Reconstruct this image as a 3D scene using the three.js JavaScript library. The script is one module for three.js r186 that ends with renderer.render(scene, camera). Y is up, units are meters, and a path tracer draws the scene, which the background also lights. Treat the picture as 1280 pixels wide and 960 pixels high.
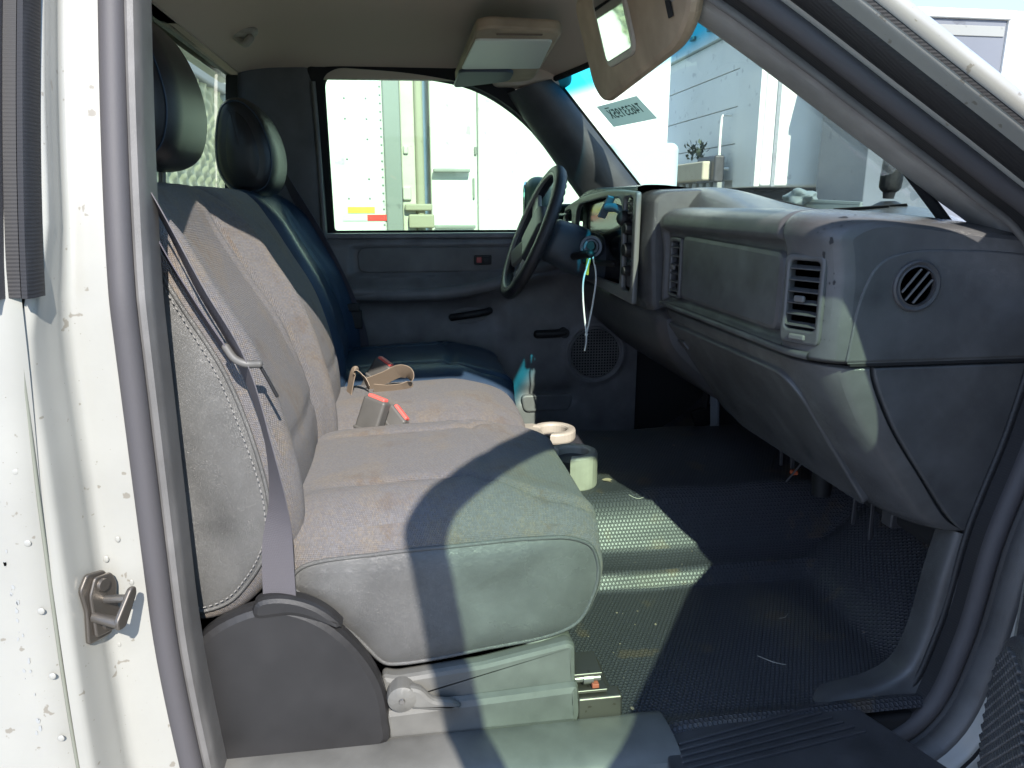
import * as THREE from 'three';
import { RoundedBoxGeometry } from 'three/addons/geometries/RoundedBoxGeometry.js';
import { mergeGeometries, mergeVertices, toCreasedNormals } from 'three/addons/utils/BufferGeometryUtils.js';

// ---------------------------------------------------------------- camera, sky, sun, exposure
const scene = new THREE.Scene();
const R = THREE.MathUtils.degToRad;
const camera = new THREE.PerspectiveCamera(54.9, 1024 / 768, 0.02, 400);
camera.position.set(0, 0.80, 0.92);
camera.rotation.set(R(-13.7), R(-8.4), 0, 'YXZ');
scene.add(camera);

const SKY = 1.7;
const SUN = new THREE.Vector3(0.19, 1.0, 1.263).normalize();
{ // daylight sky: pale blue, whitening to the horizon, thin high cloud
  const W = 512, H = 256, a = new Float32Array(W * H * 4);
  const h2 = (x, y) => { let h = (Math.imul(x, 374761393) + Math.imul(y, 668265263)) | 0; h = Math.imul(h ^ (h >>> 13), 1274126177); return ((h ^ (h >>> 16)) >>> 0) / 4294967296; };
  const n2 = (x, y, p) => { const xi = Math.floor(x), yi = Math.floor(y), fx = x - xi, fy = y - yi, w = (q) => ((q % p) + p) % p, t = (k) => k * k * (3 - 2 * k), l = (u, v, k) => u + (v - u) * k; return l(l(h2(w(xi), yi), h2(w(xi + 1), yi), t(fx)), l(h2(w(xi), yi + 1), h2(w(xi + 1), yi + 1), t(fx)), t(fy)); };
  for (let j = 0; j < H; j++) for (let i = 0; i < W; i++) {
    const v = (j + .5) / H, el = Math.max(0, (v - .5) * 2), k = Math.pow(1 - el, 3);
    let c = 0, am = .5, f = 8; for (let o = 0; o < 5; o++) { c += am * n2(i / W * f, j / H * f * 1.6, f); am *= .5; f *= 2; }
    const cl = Math.min(1, Math.max(0, (c - .46) / .3)) * .55;
    const z = [.15, .26, .50], hz = [.27, .39, .62], cw = [.56, .58, .62];
    for (let q = 0; q < 3; q++) { const b = z[q] + (hz[q] - z[q]) * k; a[(j * W + i) * 4 + q] = (b + (cw[q] - b) * cl) * SKY; }
    a[(j * W + i) * 4 + 3] = 1;
  }
  const t = new THREE.DataTexture(a, W, H, THREE.RGBAFormat, THREE.FloatType);
  t.mapping = THREE.EquirectangularReflectionMapping; t.magFilter = THREE.LinearFilter; t.minFilter = THREE.LinearFilter; t.wrapS = THREE.RepeatWrapping; t.needsUpdate = true;
  scene.background = t; scene.environment = t;
}
const sun = new THREE.DirectionalLight(0xfff8ee, 4.6);
sun.position.copy(SUN).multiplyScalar(20);
sun.castShadow = true;
sun.shadow.mapSize.set(4096, 4096);
Object.assign(sun.shadow.camera, { left: -4, right: 4, top: 4, bottom: -4, near: 1, far: 60 });
scene.add(sun, sun.target);
const EXPOSURE = 2.1;

// ---------------------------------------------------------------- helpers
let seed = 7;
const rnd = () => { seed = (seed * 1664525 + 1013904223) >>> 0; return seed / 4294967296; };
const rr1 = (a, b) => a + (b - a) * rnd();
const V = (x, y, z) => new THREE.Vector3(x, y, z);
const clamp = (x, a = 0, b = 1) => Math.min(b, Math.max(a, x));
const sm = (a, b, x) => { const t = clamp((x - a) / (b - a)); return t * t * (3 - 2 * t); };
const lerp = (a, b, t) => a + (b - a) * t;
const gs = (x, w) => Math.exp(-(x * x) / (w * w));

function hash(x, y, s) { let h = (x * 374761393 + y * 668265263 + s * 974711) | 0; h = Math.imul(h ^ (h >>> 13), 1274126177); return ((h ^ (h >>> 16)) >>> 0) / 4294967296; }
function vnoise(x, y, per, s = 1) {          // tileable value noise
  const xi = Math.floor(x), yi = Math.floor(y), fx = x - xi, fy = y - yi;
  const w = (a) => ((a % per) + per) % per, q = (t) => t * t * (3 - 2 * t);
  const a = hash(w(xi), w(yi), s), b = hash(w(xi + 1), w(yi), s), c = hash(w(xi), w(yi + 1), s), d = hash(w(xi + 1), w(yi + 1), s);
  return lerp(lerp(a, b, q(fx)), lerp(c, d, q(fx)), q(fy));
}
function fbm(u, v, per, oct = 4, s = 1) { let r = 0, a = .5, t = 0; for (let k = 0; k < oct; k++) { r += a * vnoise(u * per, v * per, per, s + k); t += a; a *= .5; per *= 2; } return r / t; }
function worley(u, v, per, s) {
  const x = u * per, y = v * per, xi = Math.floor(x), yi = Math.floor(y); let d1 = 9, d2 = 9;
  for (let j = -1; j <= 1; j++) for (let i = -1; i <= 1; i++) {
    const cx = ((xi + i) % per + per) % per, cy = ((yi + j) % per + per) % per;
    const d = Math.hypot(xi + i + hash(cx, cy, s) - x, yi + j + hash(cx, cy, s + 5) - y);
    if (d < d1) { d2 = d1; d1 = d; } else if (d < d2) d2 = d;
  }
  return d2 - d1;
}
function tex(n, fn, tile, srgb = false) {    // fn(u,v) -> number or [r,g,b] in 0..1; tile in metres
  const a = new Uint8Array(n * n * 4);
  for (let j = 0; j < n; j++) for (let i = 0; i < n; i++) {
    const r = fn((i + .5) / n, (j + .5) / n), c = Array.isArray(r) ? r : [r, r, r], k = (j * n + i) * 4;
    for (let q = 0; q < 3; q++) a[k + q] = clamp(c[q]) * 255;
    a[k + 3] = 255;
  }
  const t = new THREE.DataTexture(a, n, n, THREE.RGBAFormat);
  t.wrapS = t.wrapT = THREE.RepeatWrapping; t.magFilter = THREE.LinearFilter; t.minFilter = THREE.LinearMipmapLinearFilter; t.generateMipmaps = true;
  if (srgb) t.colorSpace = THREE.SRGBColorSpace;
  t.repeat.set(1 / tile, 1 / tile); t.needsUpdate = true;
  return t;
}
const lin = (r, g, b) => new THREE.Color().setRGB(r, g, b);
function mat(c, rough, o = {}) { return new THREE.MeshPhysicalMaterial({ color: lin(...c), roughness: rough, side: THREE.DoubleSide, ...o }); }

// uv in metres by the dominant axis of each face
function boxUV(g0) {
  const g = g0.index ? g0.toNonIndexed() : g0, p = g.attributes.position, uv = new Float32Array(p.count * 2);
  if (!g.attributes.normal) g.computeVertexNormals();
  const a = V(), b = V(), c = V(), n = V();
  for (let i = 0; i < p.count; i += 3) {
    a.fromBufferAttribute(p, i); b.fromBufferAttribute(p, i + 1); c.fromBufferAttribute(p, i + 2);
    n.copy(b).sub(a).cross(c.clone().sub(a));
    const ax = Math.abs(n.x), ay = Math.abs(n.y), az = Math.abs(n.z);
    [a, b, c].forEach((q, k) => {
      const [u, v] = ax >= ay && ax >= az ? [q.z, q.y] : ay >= az ? [q.x, q.z] : [q.x, q.y];
      uv[(i + k) * 2] = u; uv[(i + k) * 2 + 1] = v;
    });
  }
  g.setAttribute('uv', new THREE.BufferAttribute(uv, 2));
  for (const k of Object.keys(g.attributes)) if (!['position', 'normal', 'uv', 'color'].includes(k)) g.deleteAttribute(k);
  return g;
}
const used = {};
function numbered(n) { const k = used[n] = (used[n] ?? -1) + 1; return k ? `${n}_${String(k).padStart(3, '0')}` : n; }
function join(gs_) { const l = [gs_].flat(3).map(boxUV); return l.length > 1 ? mergeGeometries(l) : l[0]; }
function part(parent, name, geo, m, keepUV = false) {
  const me = new THREE.Mesh(keepUV ? geo : join(geo), m);
  me.name = name; me.castShadow = me.receiveShadow = true;
  if (parent) parent.add(me);
  return me;
}
function thing(name, label, category, group, kind) {
  const g = new THREE.Group(); g.name = numbered(name); scene.add(g);
  if (kind) g.userData.kind = kind; else { g.userData.label = label; g.userData.category = category; if (group) g.userData.group = group; }
  if (kind && label) g.userData.label = label;
  return g;
}
function single(name, geo, m, label, category, group, kind) {
  const me = part(null, numbered(name), geo, m); scene.add(me);
  if (kind) me.userData.kind = kind; else { me.userData.label = label; me.userData.category = category; if (group) me.userData.group = group; }
  return me;
}
function grid(nu, nv, f) {                    // f(u,v)->Vector3, smooth
  const pos = [], idx = [];
  for (let j = 0; j <= nv; j++) for (let i = 0; i <= nu; i++) { const p = f(i / nu, j / nv); pos.push(p.x, p.y, p.z); }
  for (let j = 0; j < nv; j++) for (let i = 0; i < nu; i++) { const a = j * (nu + 1) + i, b = a + 1, c = a + nu + 1, d = c + 1; idx.push(a, b, d, a, d, c); }
  const g = new THREE.BufferGeometry(); g.setAttribute('position', new THREE.Float32BufferAttribute(pos, 3)); g.setIndex(idx); g.computeVertexNormals();
  return g;
}
function rings(list, closed = true) {         // loft through rings of equal length
  const n = list[0].length;
  const pos = [], idx = [];
  for (const r of list) for (const p of r) pos.push(p.x, p.y, p.z);
  const m = closed ? n : n - 1;
  for (let j = 0; j < list.length - 1; j++) for (let i = 0; i < m; i++) { const a = j * n + i, b = j * n + (i + 1) % n, c = a + n, d = b + n; idx.push(a, b, d, a, d, c); }
  const g = new THREE.BufferGeometry(); g.setAttribute('position', new THREE.Float32BufferAttribute(pos, 3)); g.setIndex(idx); g.computeVertexNormals();
  return g;
}
const crease = (g, a = 35) => toCreasedNormals(g.index ? g : mergeVertices(g), R(a));
function curve(pts, closed = false, tension = .5) { return new THREE.CatmullRomCurve3(pts.map((p) => Array.isArray(p) ? V(...p) : p), closed, 'centripetal', tension); }
function tube(pts, r, n = 40, seg = 8, closed = false) { return new THREE.TubeGeometry(curve(pts, closed), n, r, seg, closed); }
function capTube(pts, r, n = 30, seg = 10) {
  const l = pts.map((p) => Array.isArray(p) ? V(...p) : p);
  return [tube(l, r, n, seg), new THREE.SphereGeometry(r, seg, 8).translate(l[0].x, l[0].y, l[0].z), new THREE.SphereGeometry(r, seg, 8).translate(l.at(-1).x, l.at(-1).y, l.at(-1).z)];
}
function smooth2(pts, n, closed = false) { return curve(pts.map(([x, y]) => V(x, y, 0)), closed).getSpacedPoints(n).map((p) => [p.x, p.y]); }
function roundPoly(pts, r, seg = 5) {          // polygon with rounded corners; r number or list
  const out = [];
  pts.forEach((p, i) => {
    const a = pts[(i + pts.length - 1) % pts.length], b = pts[(i + 1) % pts.length], rad = Array.isArray(r) ? r[i] ?? .02 : r;
    const va = [a[0] - p[0], a[1] - p[1]], vb = [b[0] - p[0], b[1] - p[1]], la = Math.hypot(...va), lb = Math.hypot(...vb), k = Math.min(rad, la * .49, lb * .49);
    if (k < 1e-5) { out.push(p); return; }
    const s = [p[0] + va[0] / la * k, p[1] + va[1] / la * k], e = [p[0] + vb[0] / lb * k, p[1] + vb[1] / lb * k];
    for (let q = 0; q <= seg; q++) { const t = q / seg, w = 1 - t; out.push([w * w * s[0] + 2 * w * t * p[0] + t * t * e[0], w * w * s[1] + 2 * w * t * p[1] + t * t * e[1]]); }
  });
  return out;
}
const rect = (x0, y0, x1, y1, r = 0) => roundPoly([[x0, y0], [x1, y0], [x1, y1], [x0, y1]], r);
const circ = (cx, cy, r, n = 32, ry = r) => Array.from({ length: n }, (_, i) => [cx + r * Math.cos(i / n * 2 * Math.PI), cy + ry * Math.sin(i / n * 2 * Math.PI)]);
function plate(pts, O, U, W2, depth, bevel = .002, holes = []) {   // outline in (U,V), extruded along UxV
  const s = new THREE.Shape(pts.map((p) => new THREE.Vector2(...p)));
  for (const h of holes) s.holes.push(new THREE.Path(h.map((p) => new THREE.Vector2(...p))));
  const b = Math.min(bevel, depth * .45);
  const g = new THREE.ExtrudeGeometry(s, b > 0 ? { depth: depth - 2 * b, bevelEnabled: true, bevelSize: b, bevelThickness: b, bevelOffset: -b, bevelSegments: 2, curveSegments: 12 } : { depth, bevelEnabled: false });
  if (b > 0) g.translate(0, 0, b);
  const u = V(...U).normalize(), v = V(...W2).normalize(), w = u.clone().cross(v);
  g.applyMatrix4(new THREE.Matrix4().makeBasis(u, v, w).setPosition(...O));
  return g;
}
const plateZ = (pts, z, d, b, holes) => plate(pts, [0, 0, z], [1, 0, 0], [0, 1, 0], d, b, holes);            // faces +z
const plateX = (pts, x, d, b, holes) => plate(pts, [x, 0, 0], [0, 0, 1], [0, 1, 0], d, b, holes);            // pts (z,y), faces -x
const plateY = (pts, y, d, b, holes) => plate(pts, [0, y, 0], [0, 0, 1], [1, 0, 0], d, b, holes);            // pts (z,x), faces +y
function box(x0, y0, z0, x1, y1, z1, r = .004) { return new RoundedBoxGeometry(Math.abs(x1 - x0), Math.abs(y1 - y0), Math.abs(z1 - z0), 2, Math.min(r, Math.abs(x1 - x0) * .45, Math.abs(y1 - y0) * .45, Math.abs(z1 - z0) * .45)).translate((x0 + x1) / 2, (y0 + y1) / 2, (z0 + z1) / 2); }
function bar(a, b, w, h, r = .002) {           // rounded bar from a to b
  const A = V(...a), B = V(...b), L = A.distanceTo(B), d = B.clone().sub(A).normalize();
  const g = new RoundedBoxGeometry(w, L, h, 2, Math.min(r, w * .45, h * .45));
  g.applyQuaternion(new THREE.Quaternion().setFromUnitVectors(V(0, 1, 0), d)); g.translate(...A.add(B).multiplyScalar(.5).toArray()); return g;
}
function cyl(a, b, r0, r1 = r0, seg = 24) {
  const A = V(...a), B = V(...b), L = A.distanceTo(B), g = new THREE.CylinderGeometry(r1, r0, L, seg);
  g.applyQuaternion(new THREE.Quaternion().setFromUnitVectors(V(0, 1, 0), B.clone().sub(A).normalize())); g.translate(...A.add(B).multiplyScalar(.5).toArray()); return g;
}
function lathe(prof, O, axis, seg = 32) {      // prof (radius, along)
  const g = new THREE.LatheGeometry(prof.map((p) => new THREE.Vector2(...p)), seg);
  g.applyQuaternion(new THREE.Quaternion().setFromUnitVectors(V(0, 1, 0), V(...axis).normalize())); g.translate(...O); return crease(g, 40);
}
function strap(pts, wid, w, t, n = 60) {       // flat belt: pts path, wid = width directions per point
  const c = curve(pts), cw = curve(wid), R_ = [];
  for (let i = 0; i <= n; i++) {
    const p = c.getPoint(i / n), d = cw.getPoint(i / n).normalize(), tn = c.getTangent(i / n); d.addScaledVector(tn, -d.dot(tn)).normalize();
    const nn = d.clone().cross(tn).normalize(), a = d.clone().multiplyScalar(w / 2), b = nn.multiplyScalar(t / 2);
    R_.push([p.clone().add(a).add(b), p.clone().add(a).sub(b), p.clone().sub(a).sub(b), p.clone().sub(a).add(b)]);
  }
  return crease(rings(R_), 40);
}
// a padded body: closed outline in x,y carried from z0 to z1, rounded at the two ends, with puffed ends
function pad({ outline, z0, z1, edge = .012, round = .03, edgeMask = () => 1, h = () => 0, N = 150, nz = 60, bulge = .008, zs = () => 1, closedCurve = true, warp = null, capPow = 5 }) {
  const P = closedCurve ? smooth2(outline, N, true).slice(0, N) : outline; N = P.length;
  let area = 0; P.forEach((p, i) => { const q = P[(i + 1) % N]; area += p[0] * q[1] - q[0] * p[1]; });
  const sg = Math.sign(area);
  const Nn = P.map((p, i) => { const a = P[(i + N - 1) % N], b = P[(i + 1) % N], l = Math.hypot(b[0] - a[0], b[1] - a[1]) || 1; return [sg * (b[1] - a[1]) / l, -sg * (b[0] - a[0]) / l]; });
  const zc = (z0 + z1) / 2, L = Math.abs(z1 - z0);
  const at = (i, t) => {
    const d = Math.min(t, 1 - t) * L, k = clamp(1 - d / round), ins = edge * (1 - Math.sqrt(1 - k * k)) * edgeMask(Nn[i], P[i]);
    const e = h(P[i], Nn[i], 2 * t - 1) - (warp ? 0 : ins), wd = warp ? warp(edge * (1 - Math.sqrt(1 - k * k)), P[i]) : [0, 0];
    return V(P[i][0] + Nn[i][0] * e + wd[0], P[i][1] + Nn[i][1] * e + wd[1], zc + (lerp(z0, z1, t) - zc) * zs(P[i]));
  };
  const ts = []; for (let j = 0; j <= nz; j++) { const s = j / nz; ts.push(s + .35 * (Math.sin(2 * Math.PI * s) / (-2 * Math.PI)) ); }
  const ribbon = rings(ts.map((t) => P.map((_, i) => at(i, t))));
  const cap = (t) => {
    const b = P.map((_, i) => at(i, t)), c = b.reduce((s, p) => s.add(p), V(0, 0, 0)).divideScalar(N), dir = Math.sign(t ? z1 - z0 : z0 - z1);
    const ks = [1, .985, .96, .93, .89, .84, .78, .7, .6, .48, .35, .2, .001];
    const g = mergeVertices(rings(ks.map((k) => b.map((p) => { const q = c.clone().lerp(p, k); q.z += dir * bulge * (1 - k ** capPow); return q; }))).deleteAttribute('normal'), 6e-4); g.computeVertexNormals(); return g;
  };
  return { ribbon, cap0: cap(0), cap1: cap(1), seam: (t) => P.map((_, i) => at(i, t)), at, N, P, Nn };
}

// ---------------------------------------------------------------- materials
const grainT = tex(256, (u, v) => clamp(worley(u, v, 34, 3) * 1.6) * .75 + fbm(u, v, 8, 3, 9) * .25, .035);
const fineT = tex(256, (u, v) => .5 * hash((u * 256) | 0, (v * 256) | 0, 4) + .5 * fbm(u, v, 32, 2, 3), .03);
const smudgeT = tex(512, (u, v) => { const f = fbm(u, v, 5, 6, 21); return .62 + .5 * (f - .5); }, .37);
const wearT = tex(512, (u, v) => { const f = fbm(u, v, 6, 6, 31), s = .86 + .28 * (f - .5), k = hash((u * 512) | 0, (v * 512) | 0, 77) > .9985 ? 1.5 : 1; return [s * k, s * k, s * k * .99]; }, .31, true);
// woven seat cloth: rows of short slanted threads in two tones
const weaveH = tex(512, (u, v) => { const y = v * 34, r = Math.floor(y), x = u * 34 + (r % 4) * .25; return .15 + .85 * Math.pow(Math.abs(Math.sin(Math.PI * x)), .7) * Math.pow(Math.abs(Math.sin(Math.PI * y)), .5) * (.7 + .3 * hash(Math.floor(x) % 34, r, 5)); }, .085);
const weaveC = tex(1024, (u, v) => {
  const y = v * 96, r = Math.floor(y), x = u * 96 + (r % 4) * .25, k = Math.floor(x) % 96, a = .84 + .10 * hash(k, r, 6) + .12 * Math.pow(Math.abs(Math.sin(Math.PI * x)), .8), s = fbm(u, v, 4, 5, 41);
  const w = .12 + sm(.50, .74, s) * .30 + (hash(k, r, 9) > .75 ? .3 : 0), st = sm(.60, .78, fbm(u, v, 7, 5, 55));
  const b = [.82 * a, .82 * a, .85 * a], d = [.95 * a, .87 * a, .76 * a];
  return [0, 1, 2].map((q) => lerp(b[q], d[q], clamp(w)) * (1 - .07 * st * (q + 1) / 2));
}, .24, true);
const hexT = (() => {                       // rubber mat: raised hexagons, 11 mm apart
  const nx = 12, ny = 14, w = 1 / nx, hh = 1 / ny;
  return tex(512, (u, v) => {
    let best = 9;
    for (let j = -1; j <= ny; j++) { if (Math.abs((j + .5) * hh - v) > 2 * hh) continue; for (let i = -1; i <= nx; i++) { const cx = (i + .5 + (j & 1 ? .5 : 0)) * w, cy = (j + .5) * hh, dx = Math.abs(u - cx) / w, dy = Math.abs(v - cy) / w * (w / hh) * .866; const d = Math.max(dx, dx * .5 + dy * .866); if (d < best) best = d; } }
    return 1 - sm(.30, .47, best);
  }, .125);
})();
hexT.repeat.set(1 / .098, 1 / .099);
const dirtT = tex(1024, (u, v) => {
  const f = fbm(u, v, 4, 6, 61), g = fbm(u, v, 9, 5, 71), s = sm(.52, .75, f) * .9, o = sm(.66, .76, g), h = hash((u * 1024) | 0, (v * 1024) | 0, 12) > .9993 ? 1 : 0;
  const b = [.25, .25, .262].map((c, q) => lerp(c, [.38, .35, .30][q], s * .55));
  return b.map((c, q) => lerp(lerp(c, [.44, .36, .26][q], o * .38), .75, h));
}, .72, true);
const clothT = tex(256, (u, v) => .55 * hash((u * 256) | 0, (v * 256) | 0, 14) + .45 * fbm(u, v, 16, 3, 15), .05);
const paintT = tex(1024, (u, v) => {
  const f = fbm(u, v, 5, 6, 81), g = fbm(u, v, 30, 4, 91), sp = sm(.775, .80, g), s2 = hash((u * 700) | 0, (v * 700) | 0, 13) > .9996 ? 1 : 0;
  const a = .94 + .08 * (f - .5); const c = [a, a, a * .98];
  return c.map((x, q) => lerp(x, [.56, .50, .42][q], clamp(sp * .4 + s2 * .6)));
}, .45, true);
const panelT = tex(512, (u, v) => { const f = fbm(u, v, 4, 6, 83), g = fbm(u, v, 24, 4, 97), a = .93 + .1 * (f - .5) - .12 * sm(.72, .82, g); return [a, a, a * .985]; }, 1.9, true);
const rubberLineT = tex(256, (u, v) => .5 + .5 * Math.sin(v * 2 * Math.PI * 40), .16);

const mDash = mat([.108, .108, .113], .34, { bumpMap: grainT, bumpScale: .00022, roughnessMap: smudgeT, map: wearT });
const mDashDk = mat([.075, .073, .08], .42, { bumpMap: grainT, bumpScale: .0002, map: wearT });
const mDashUp = mat([.082, .082, .088], .36, { bumpMap: grainT, bumpScale: .0003, map: wearT, roughnessMap: smudgeT });
const mTrim = mat([.17, .165, .165], .55, { bumpMap: grainT, bumpScale: .00018, map: wearT });
const mBlack = mat([.012, .012, .014], .6, { map: wearT });
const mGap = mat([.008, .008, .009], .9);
const mPillar = mat([.32, .31, .30], .5, { bumpMap: grainT, bumpScale: .00018, map: wearT });
const mDoor = mat([.205, .20, .21], .45, { bumpMap: grainT, bumpScale: .00018, map: wearT });
const mRubber = mat([.062, .059, .064], .62, { bumpMap: fineT, bumpScale: .0002 });
const mRubBlk = mat([.016, .016, .018], .55, { bumpMap: rubberLineT, bumpScale: .0002 });
const mPaint = mat([.325, .325, .315], .36, { map: paintT, clearcoat: .35, clearcoatRoughness: .15 });
const mVinyl = mat([.135, .135, .135], .46, { bumpMap: grainT, bumpScale: .0005, map: wearT, roughnessMap: smudgeT });
const mVinylDk = mat([.028, .055, .10], .30, { bumpMap: grainT, bumpScale: .00022, map: wearT });  // blue black vinyl, blue raised to carry the windshield band reflection
const mFabric = mat([.215, .21, .208], .92, { bumpMap: weaveH, bumpScale: .0016, map: weaveC, sheen: .25, sheenRoughness: .5, sheenColor: lin(.6, .6, .6) });
const mInsert = mat([.17, .17, .185], .9, { bumpMap: weaveH, bumpScale: .0004, map: weaveC });
const mHeadrest = mat([.020, .020, .023], .34, { bumpMap: grainT, bumpScale: .00016, map: wearT });
const mShieldShade = mat([.023, .0225, .024], .42, { bumpMap: grainT, bumpScale: .0001, map: wearT });  // seat shield plastic, darkened: the shadow cast over it is put into the colour
const mBaseGy = mat([.16, .158, .15], .45, { bumpMap: grainT, bumpScale: .0001, map: wearT });
const mMat = mat([.95, .95, 1.0], .37, { bumpMap: hexT, bumpScale: .0016, map: dirtT });
const mCarpet = mat([.02, .02, .022], .95, { bumpMap: clothT, bumpScale: .001 });
const mLiner = mat([.52, .41, .33], .95, { bumpMap: clothT, bumpScale: .0006 });
const mBeige = mat([.46, .35, .245], .7, { bumpMap: clothT, bumpScale: .0002, map: wearT });
const mBeigeHard = mat([.46, .42, .36], .5, { map: wearT });
const mGreyHard = mat([.13, .125, .12], .5, { map: wearT });
const mBelt = mat([.082, .077, .086], .7, { bumpMap: weaveH, bumpScale: .0004 });
const mBeltDk = mat([.06, .055, .072], .7, { bumpMap: weaveH, bumpScale: .0004 });
const mBeltBr = mat([.24, .185, .135], .62, { bumpMap: weaveH, bumpScale: .0003 });
const mRed = mat([.75, .12, .10], .4);
const mSteel = mat([.42, .40, .38], .38, { metalness: .9, map: wearT });
const mSteelDk = mat([.20, .18, .165], .42, { metalness: .85, map: paintT });
const mStitch = mat([.21, .205, .20], .8);
const mGlassG = new THREE.MeshPhysicalMaterial({ color: lin(.78, .93, .82), roughness: 0, transmission: 1, thickness: 0, ior: 1.5, side: THREE.DoubleSide });
const mGlassW = new THREE.MeshPhysicalMaterial({ color: lin(.80, .94, .85), roughness: 0, transmission: 1, thickness: 0, ior: 1.5, side: THREE.DoubleSide });
const mMirror = mat([.9, .9, .9], .03, { metalness: 1 });
const mWhiteTr = mat([.80, .80, .78], .45, { map: panelT });
const mTrailGy = mat([.30, .32, .36], .5, { map: panelT });
const mPostGy = mat([.30, .31, .30], .5, { map: panelT });
const mPostBe = mat([.42, .38, .28], .6, { map: panelT });
const mWood = mat([.5, .45, .36], .8, { map: paintT });
const mAlu = mat([.55, .56, .50], .35, { metalness: .7 });
const mCable = mat([.75, .8, .8], .5);

// ---------------------------------------------------------------- ground
{
  const asphalt = mat([.36, .35, .33], .95, { map: panelT });
  single('ground', new THREE.PlaneGeometry(240, 240).rotateX(-Math.PI / 2).translate(0, -.78, 0), asphalt, null, null, null, 'structure');
}

// ---------------------------------------------------------------- truck cab shell
const ZC = -.80;                                   // centre line of the cab
const cab = thing('truck_cab', 'white pickup truck cab body with black weatherstripped door opening and grey headliner', 'truck cab');
const ZT = (y) => -.13 * Math.pow(clamp((y - .68) / .5), 1.3);      // lean-in of the side above the belt
{
  // rear door jamb, white paint: cross section in plan carried up the pillar
  const jamb = smoothJ([[-.318, -.012], [-.322, .006], [-.338, .009], [-.362, .010], [-.380, .012], [-.3865, .019], [-.389, .032], [-.394, .050], [-.397, .062], [-.401, .072], [-.412, .0775]]);
  function smoothJ(p) { return smooth2(p, 44); }
  const st = []; for (let k = 0; k <= 40; k++) st.push(-.30 + k * .04);
  const flare = (y) => .028 * sm(.30, -.2, y), neck = (y) => .02 * sm(.62, .80, y);
  part(cab, 'door_jamb', rings(st.map((y) => jamb.map(([x, z], i) => { const w = i / 44; return V(x + flare(y) * (1 - w) + neck(y) * w * w * 1.6, y, z * (1 - .25 * sm(.6, .8, y)) + ZT(y) + .004 * Math.sin(y * 9) * w); })), false), mPaint);
  // outer quarter skin with a folded hem and a dark seam between
  const hem = smooth2([[-.4125, .0742], [-.416, .0765], [-.420, .083], [-.430, .087], [-.47, .089], [-.56, .089], [-.70, .085], [-.95, .082]], 30);
  part(cab, 'quarter_panel', rings(st.map((y) => hem.map(([x, z]) => V(x + .012 * sm(.45, .75, y) - .004 * Math.sin(y * 8), y, z + ZT(y)))), false), mPaint);
  part(cab, 'hem_seam', tube(st.map((y) => [-.4135 + .006 * sm(.45, .75, y) - .003 * Math.sin(y * 8), y, .0765 + ZT(y)]), .0022, 80, 6), mat([.16, .17, .14], .8));
  // spot welds and chipped paint on the hem
  for (let k = 0; k < 7; k++) { const y = .60 - k * .085; part(cab, 'spot_weld', new THREE.SphereGeometry(.0042, 10, 6).scale(1, 1, .35).translate(-.425 + .002 * Math.sin(k * 5), y, .0858), mPaint); }
  const chips = []; for (let k = 0; k < 34; k++) { const y = rr1(.18, .62), x = -.4475 + rr1(-.004, .004), n = 6 + (rnd() * 4 | 0), r = rr1(.0006, .0032); chips.push(plateZ(Array.from({ length: n }, (_, i) => { const a = i / n * 6.283, q = r * rr1(.5, 1.2); return [x + q * .7 * Math.cos(a), y + q * 1.3 * Math.sin(a)]; }), .0884, .0006, 0)); }
  const ch = part(cab, 'paint_chips', chips, mat([.26, .27, .27], .8)); ch.userData.kind = 'stuff';
  for (const [x, y, z, r] of [[-.352, .335, .0105, .003], [-.372, .30, .0125, .0035], [-.377, .37, .0125, .0035], [-.376, .25, .0125, .0025], [-.361, .395, .011, .003]]) part(cab, 'plug', new THREE.SphereGeometry(r, 10, 6).scale(1, 1.3, .3).translate(x, y, z), mPaint);
  // window channel seal on the jamb above the belt line
  const seal = (pts) => { const s2 = []; for (let k = 0; k <= 24; k++) { const y = .704 + k * .03; s2.push(pts.map(([x, z]) => V(x + .022 * (y - .7), y, z + .016 + ZT(y)))); } return crease(rings(s2), 50); };
  part(cab, 'channel_seal', seal([[-.445, .05], [-.445, .092], [-.440, .097], [-.420, .098], [-.411, .092], [-.409, .05]]), mRubber);
  part(cab, 'channel_groove', seal([[-.4088, .045], [-.4088, .066], [-.396, .066], [-.396, .045]]), mRubBlk);
  part(cab, 'channel_seal', seal([[-.3958, .045], [-.3958, .064], [-.392, .073], [-.386, .074], [-.382, .068], [-.381, .045]]), mRubBlk);
  // bulb weatherstrip and plastic garnish beside it
  const ws = []; for (let k = 0; k <= 30; k++) { const y = -.12 + k * .045; ws.push([-.321 + flare(y), y, .009 + ZT(y)]); }
  part(cab, 'weatherstrip', tube(ws, .0145, 120, 14), mRubber);
  const gar = []; for (let k = 0; k <= 40; k++) { const y = -.10 + k * .033; const x = -.303 + flare(y); gar.push([[x - .004, .0], [x - .0035, .008], [x + .0, .0105], [x + .006, .008], [x + .009, .001], [x + .010, -.012], [x + .009, -.05], [x - .004, -.05]].map(([a, z]) => V(a, y, z + ZT(y) * .95))); }
  part(cab, 'pillar_garnish', crease(rings(gar), 40), mTrim);
  // rear corner inside and rear wall
  part(cab, 'corner_trim', crease(rings([0, .25, .5, .75, 1].map((t) => { const y = lerp(-.02, 1.22, t); return [V(-.30, y, -.05 + ZT(y)), V(-.36, y, -.052 + ZT(y)), V(-.50, y, -.12), V(-.52, y, -.16)]; }), false), 30), mTrim);
}
const rearX = (y) => lerp(-.48, -.448, (y - .82) / .335);
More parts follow.
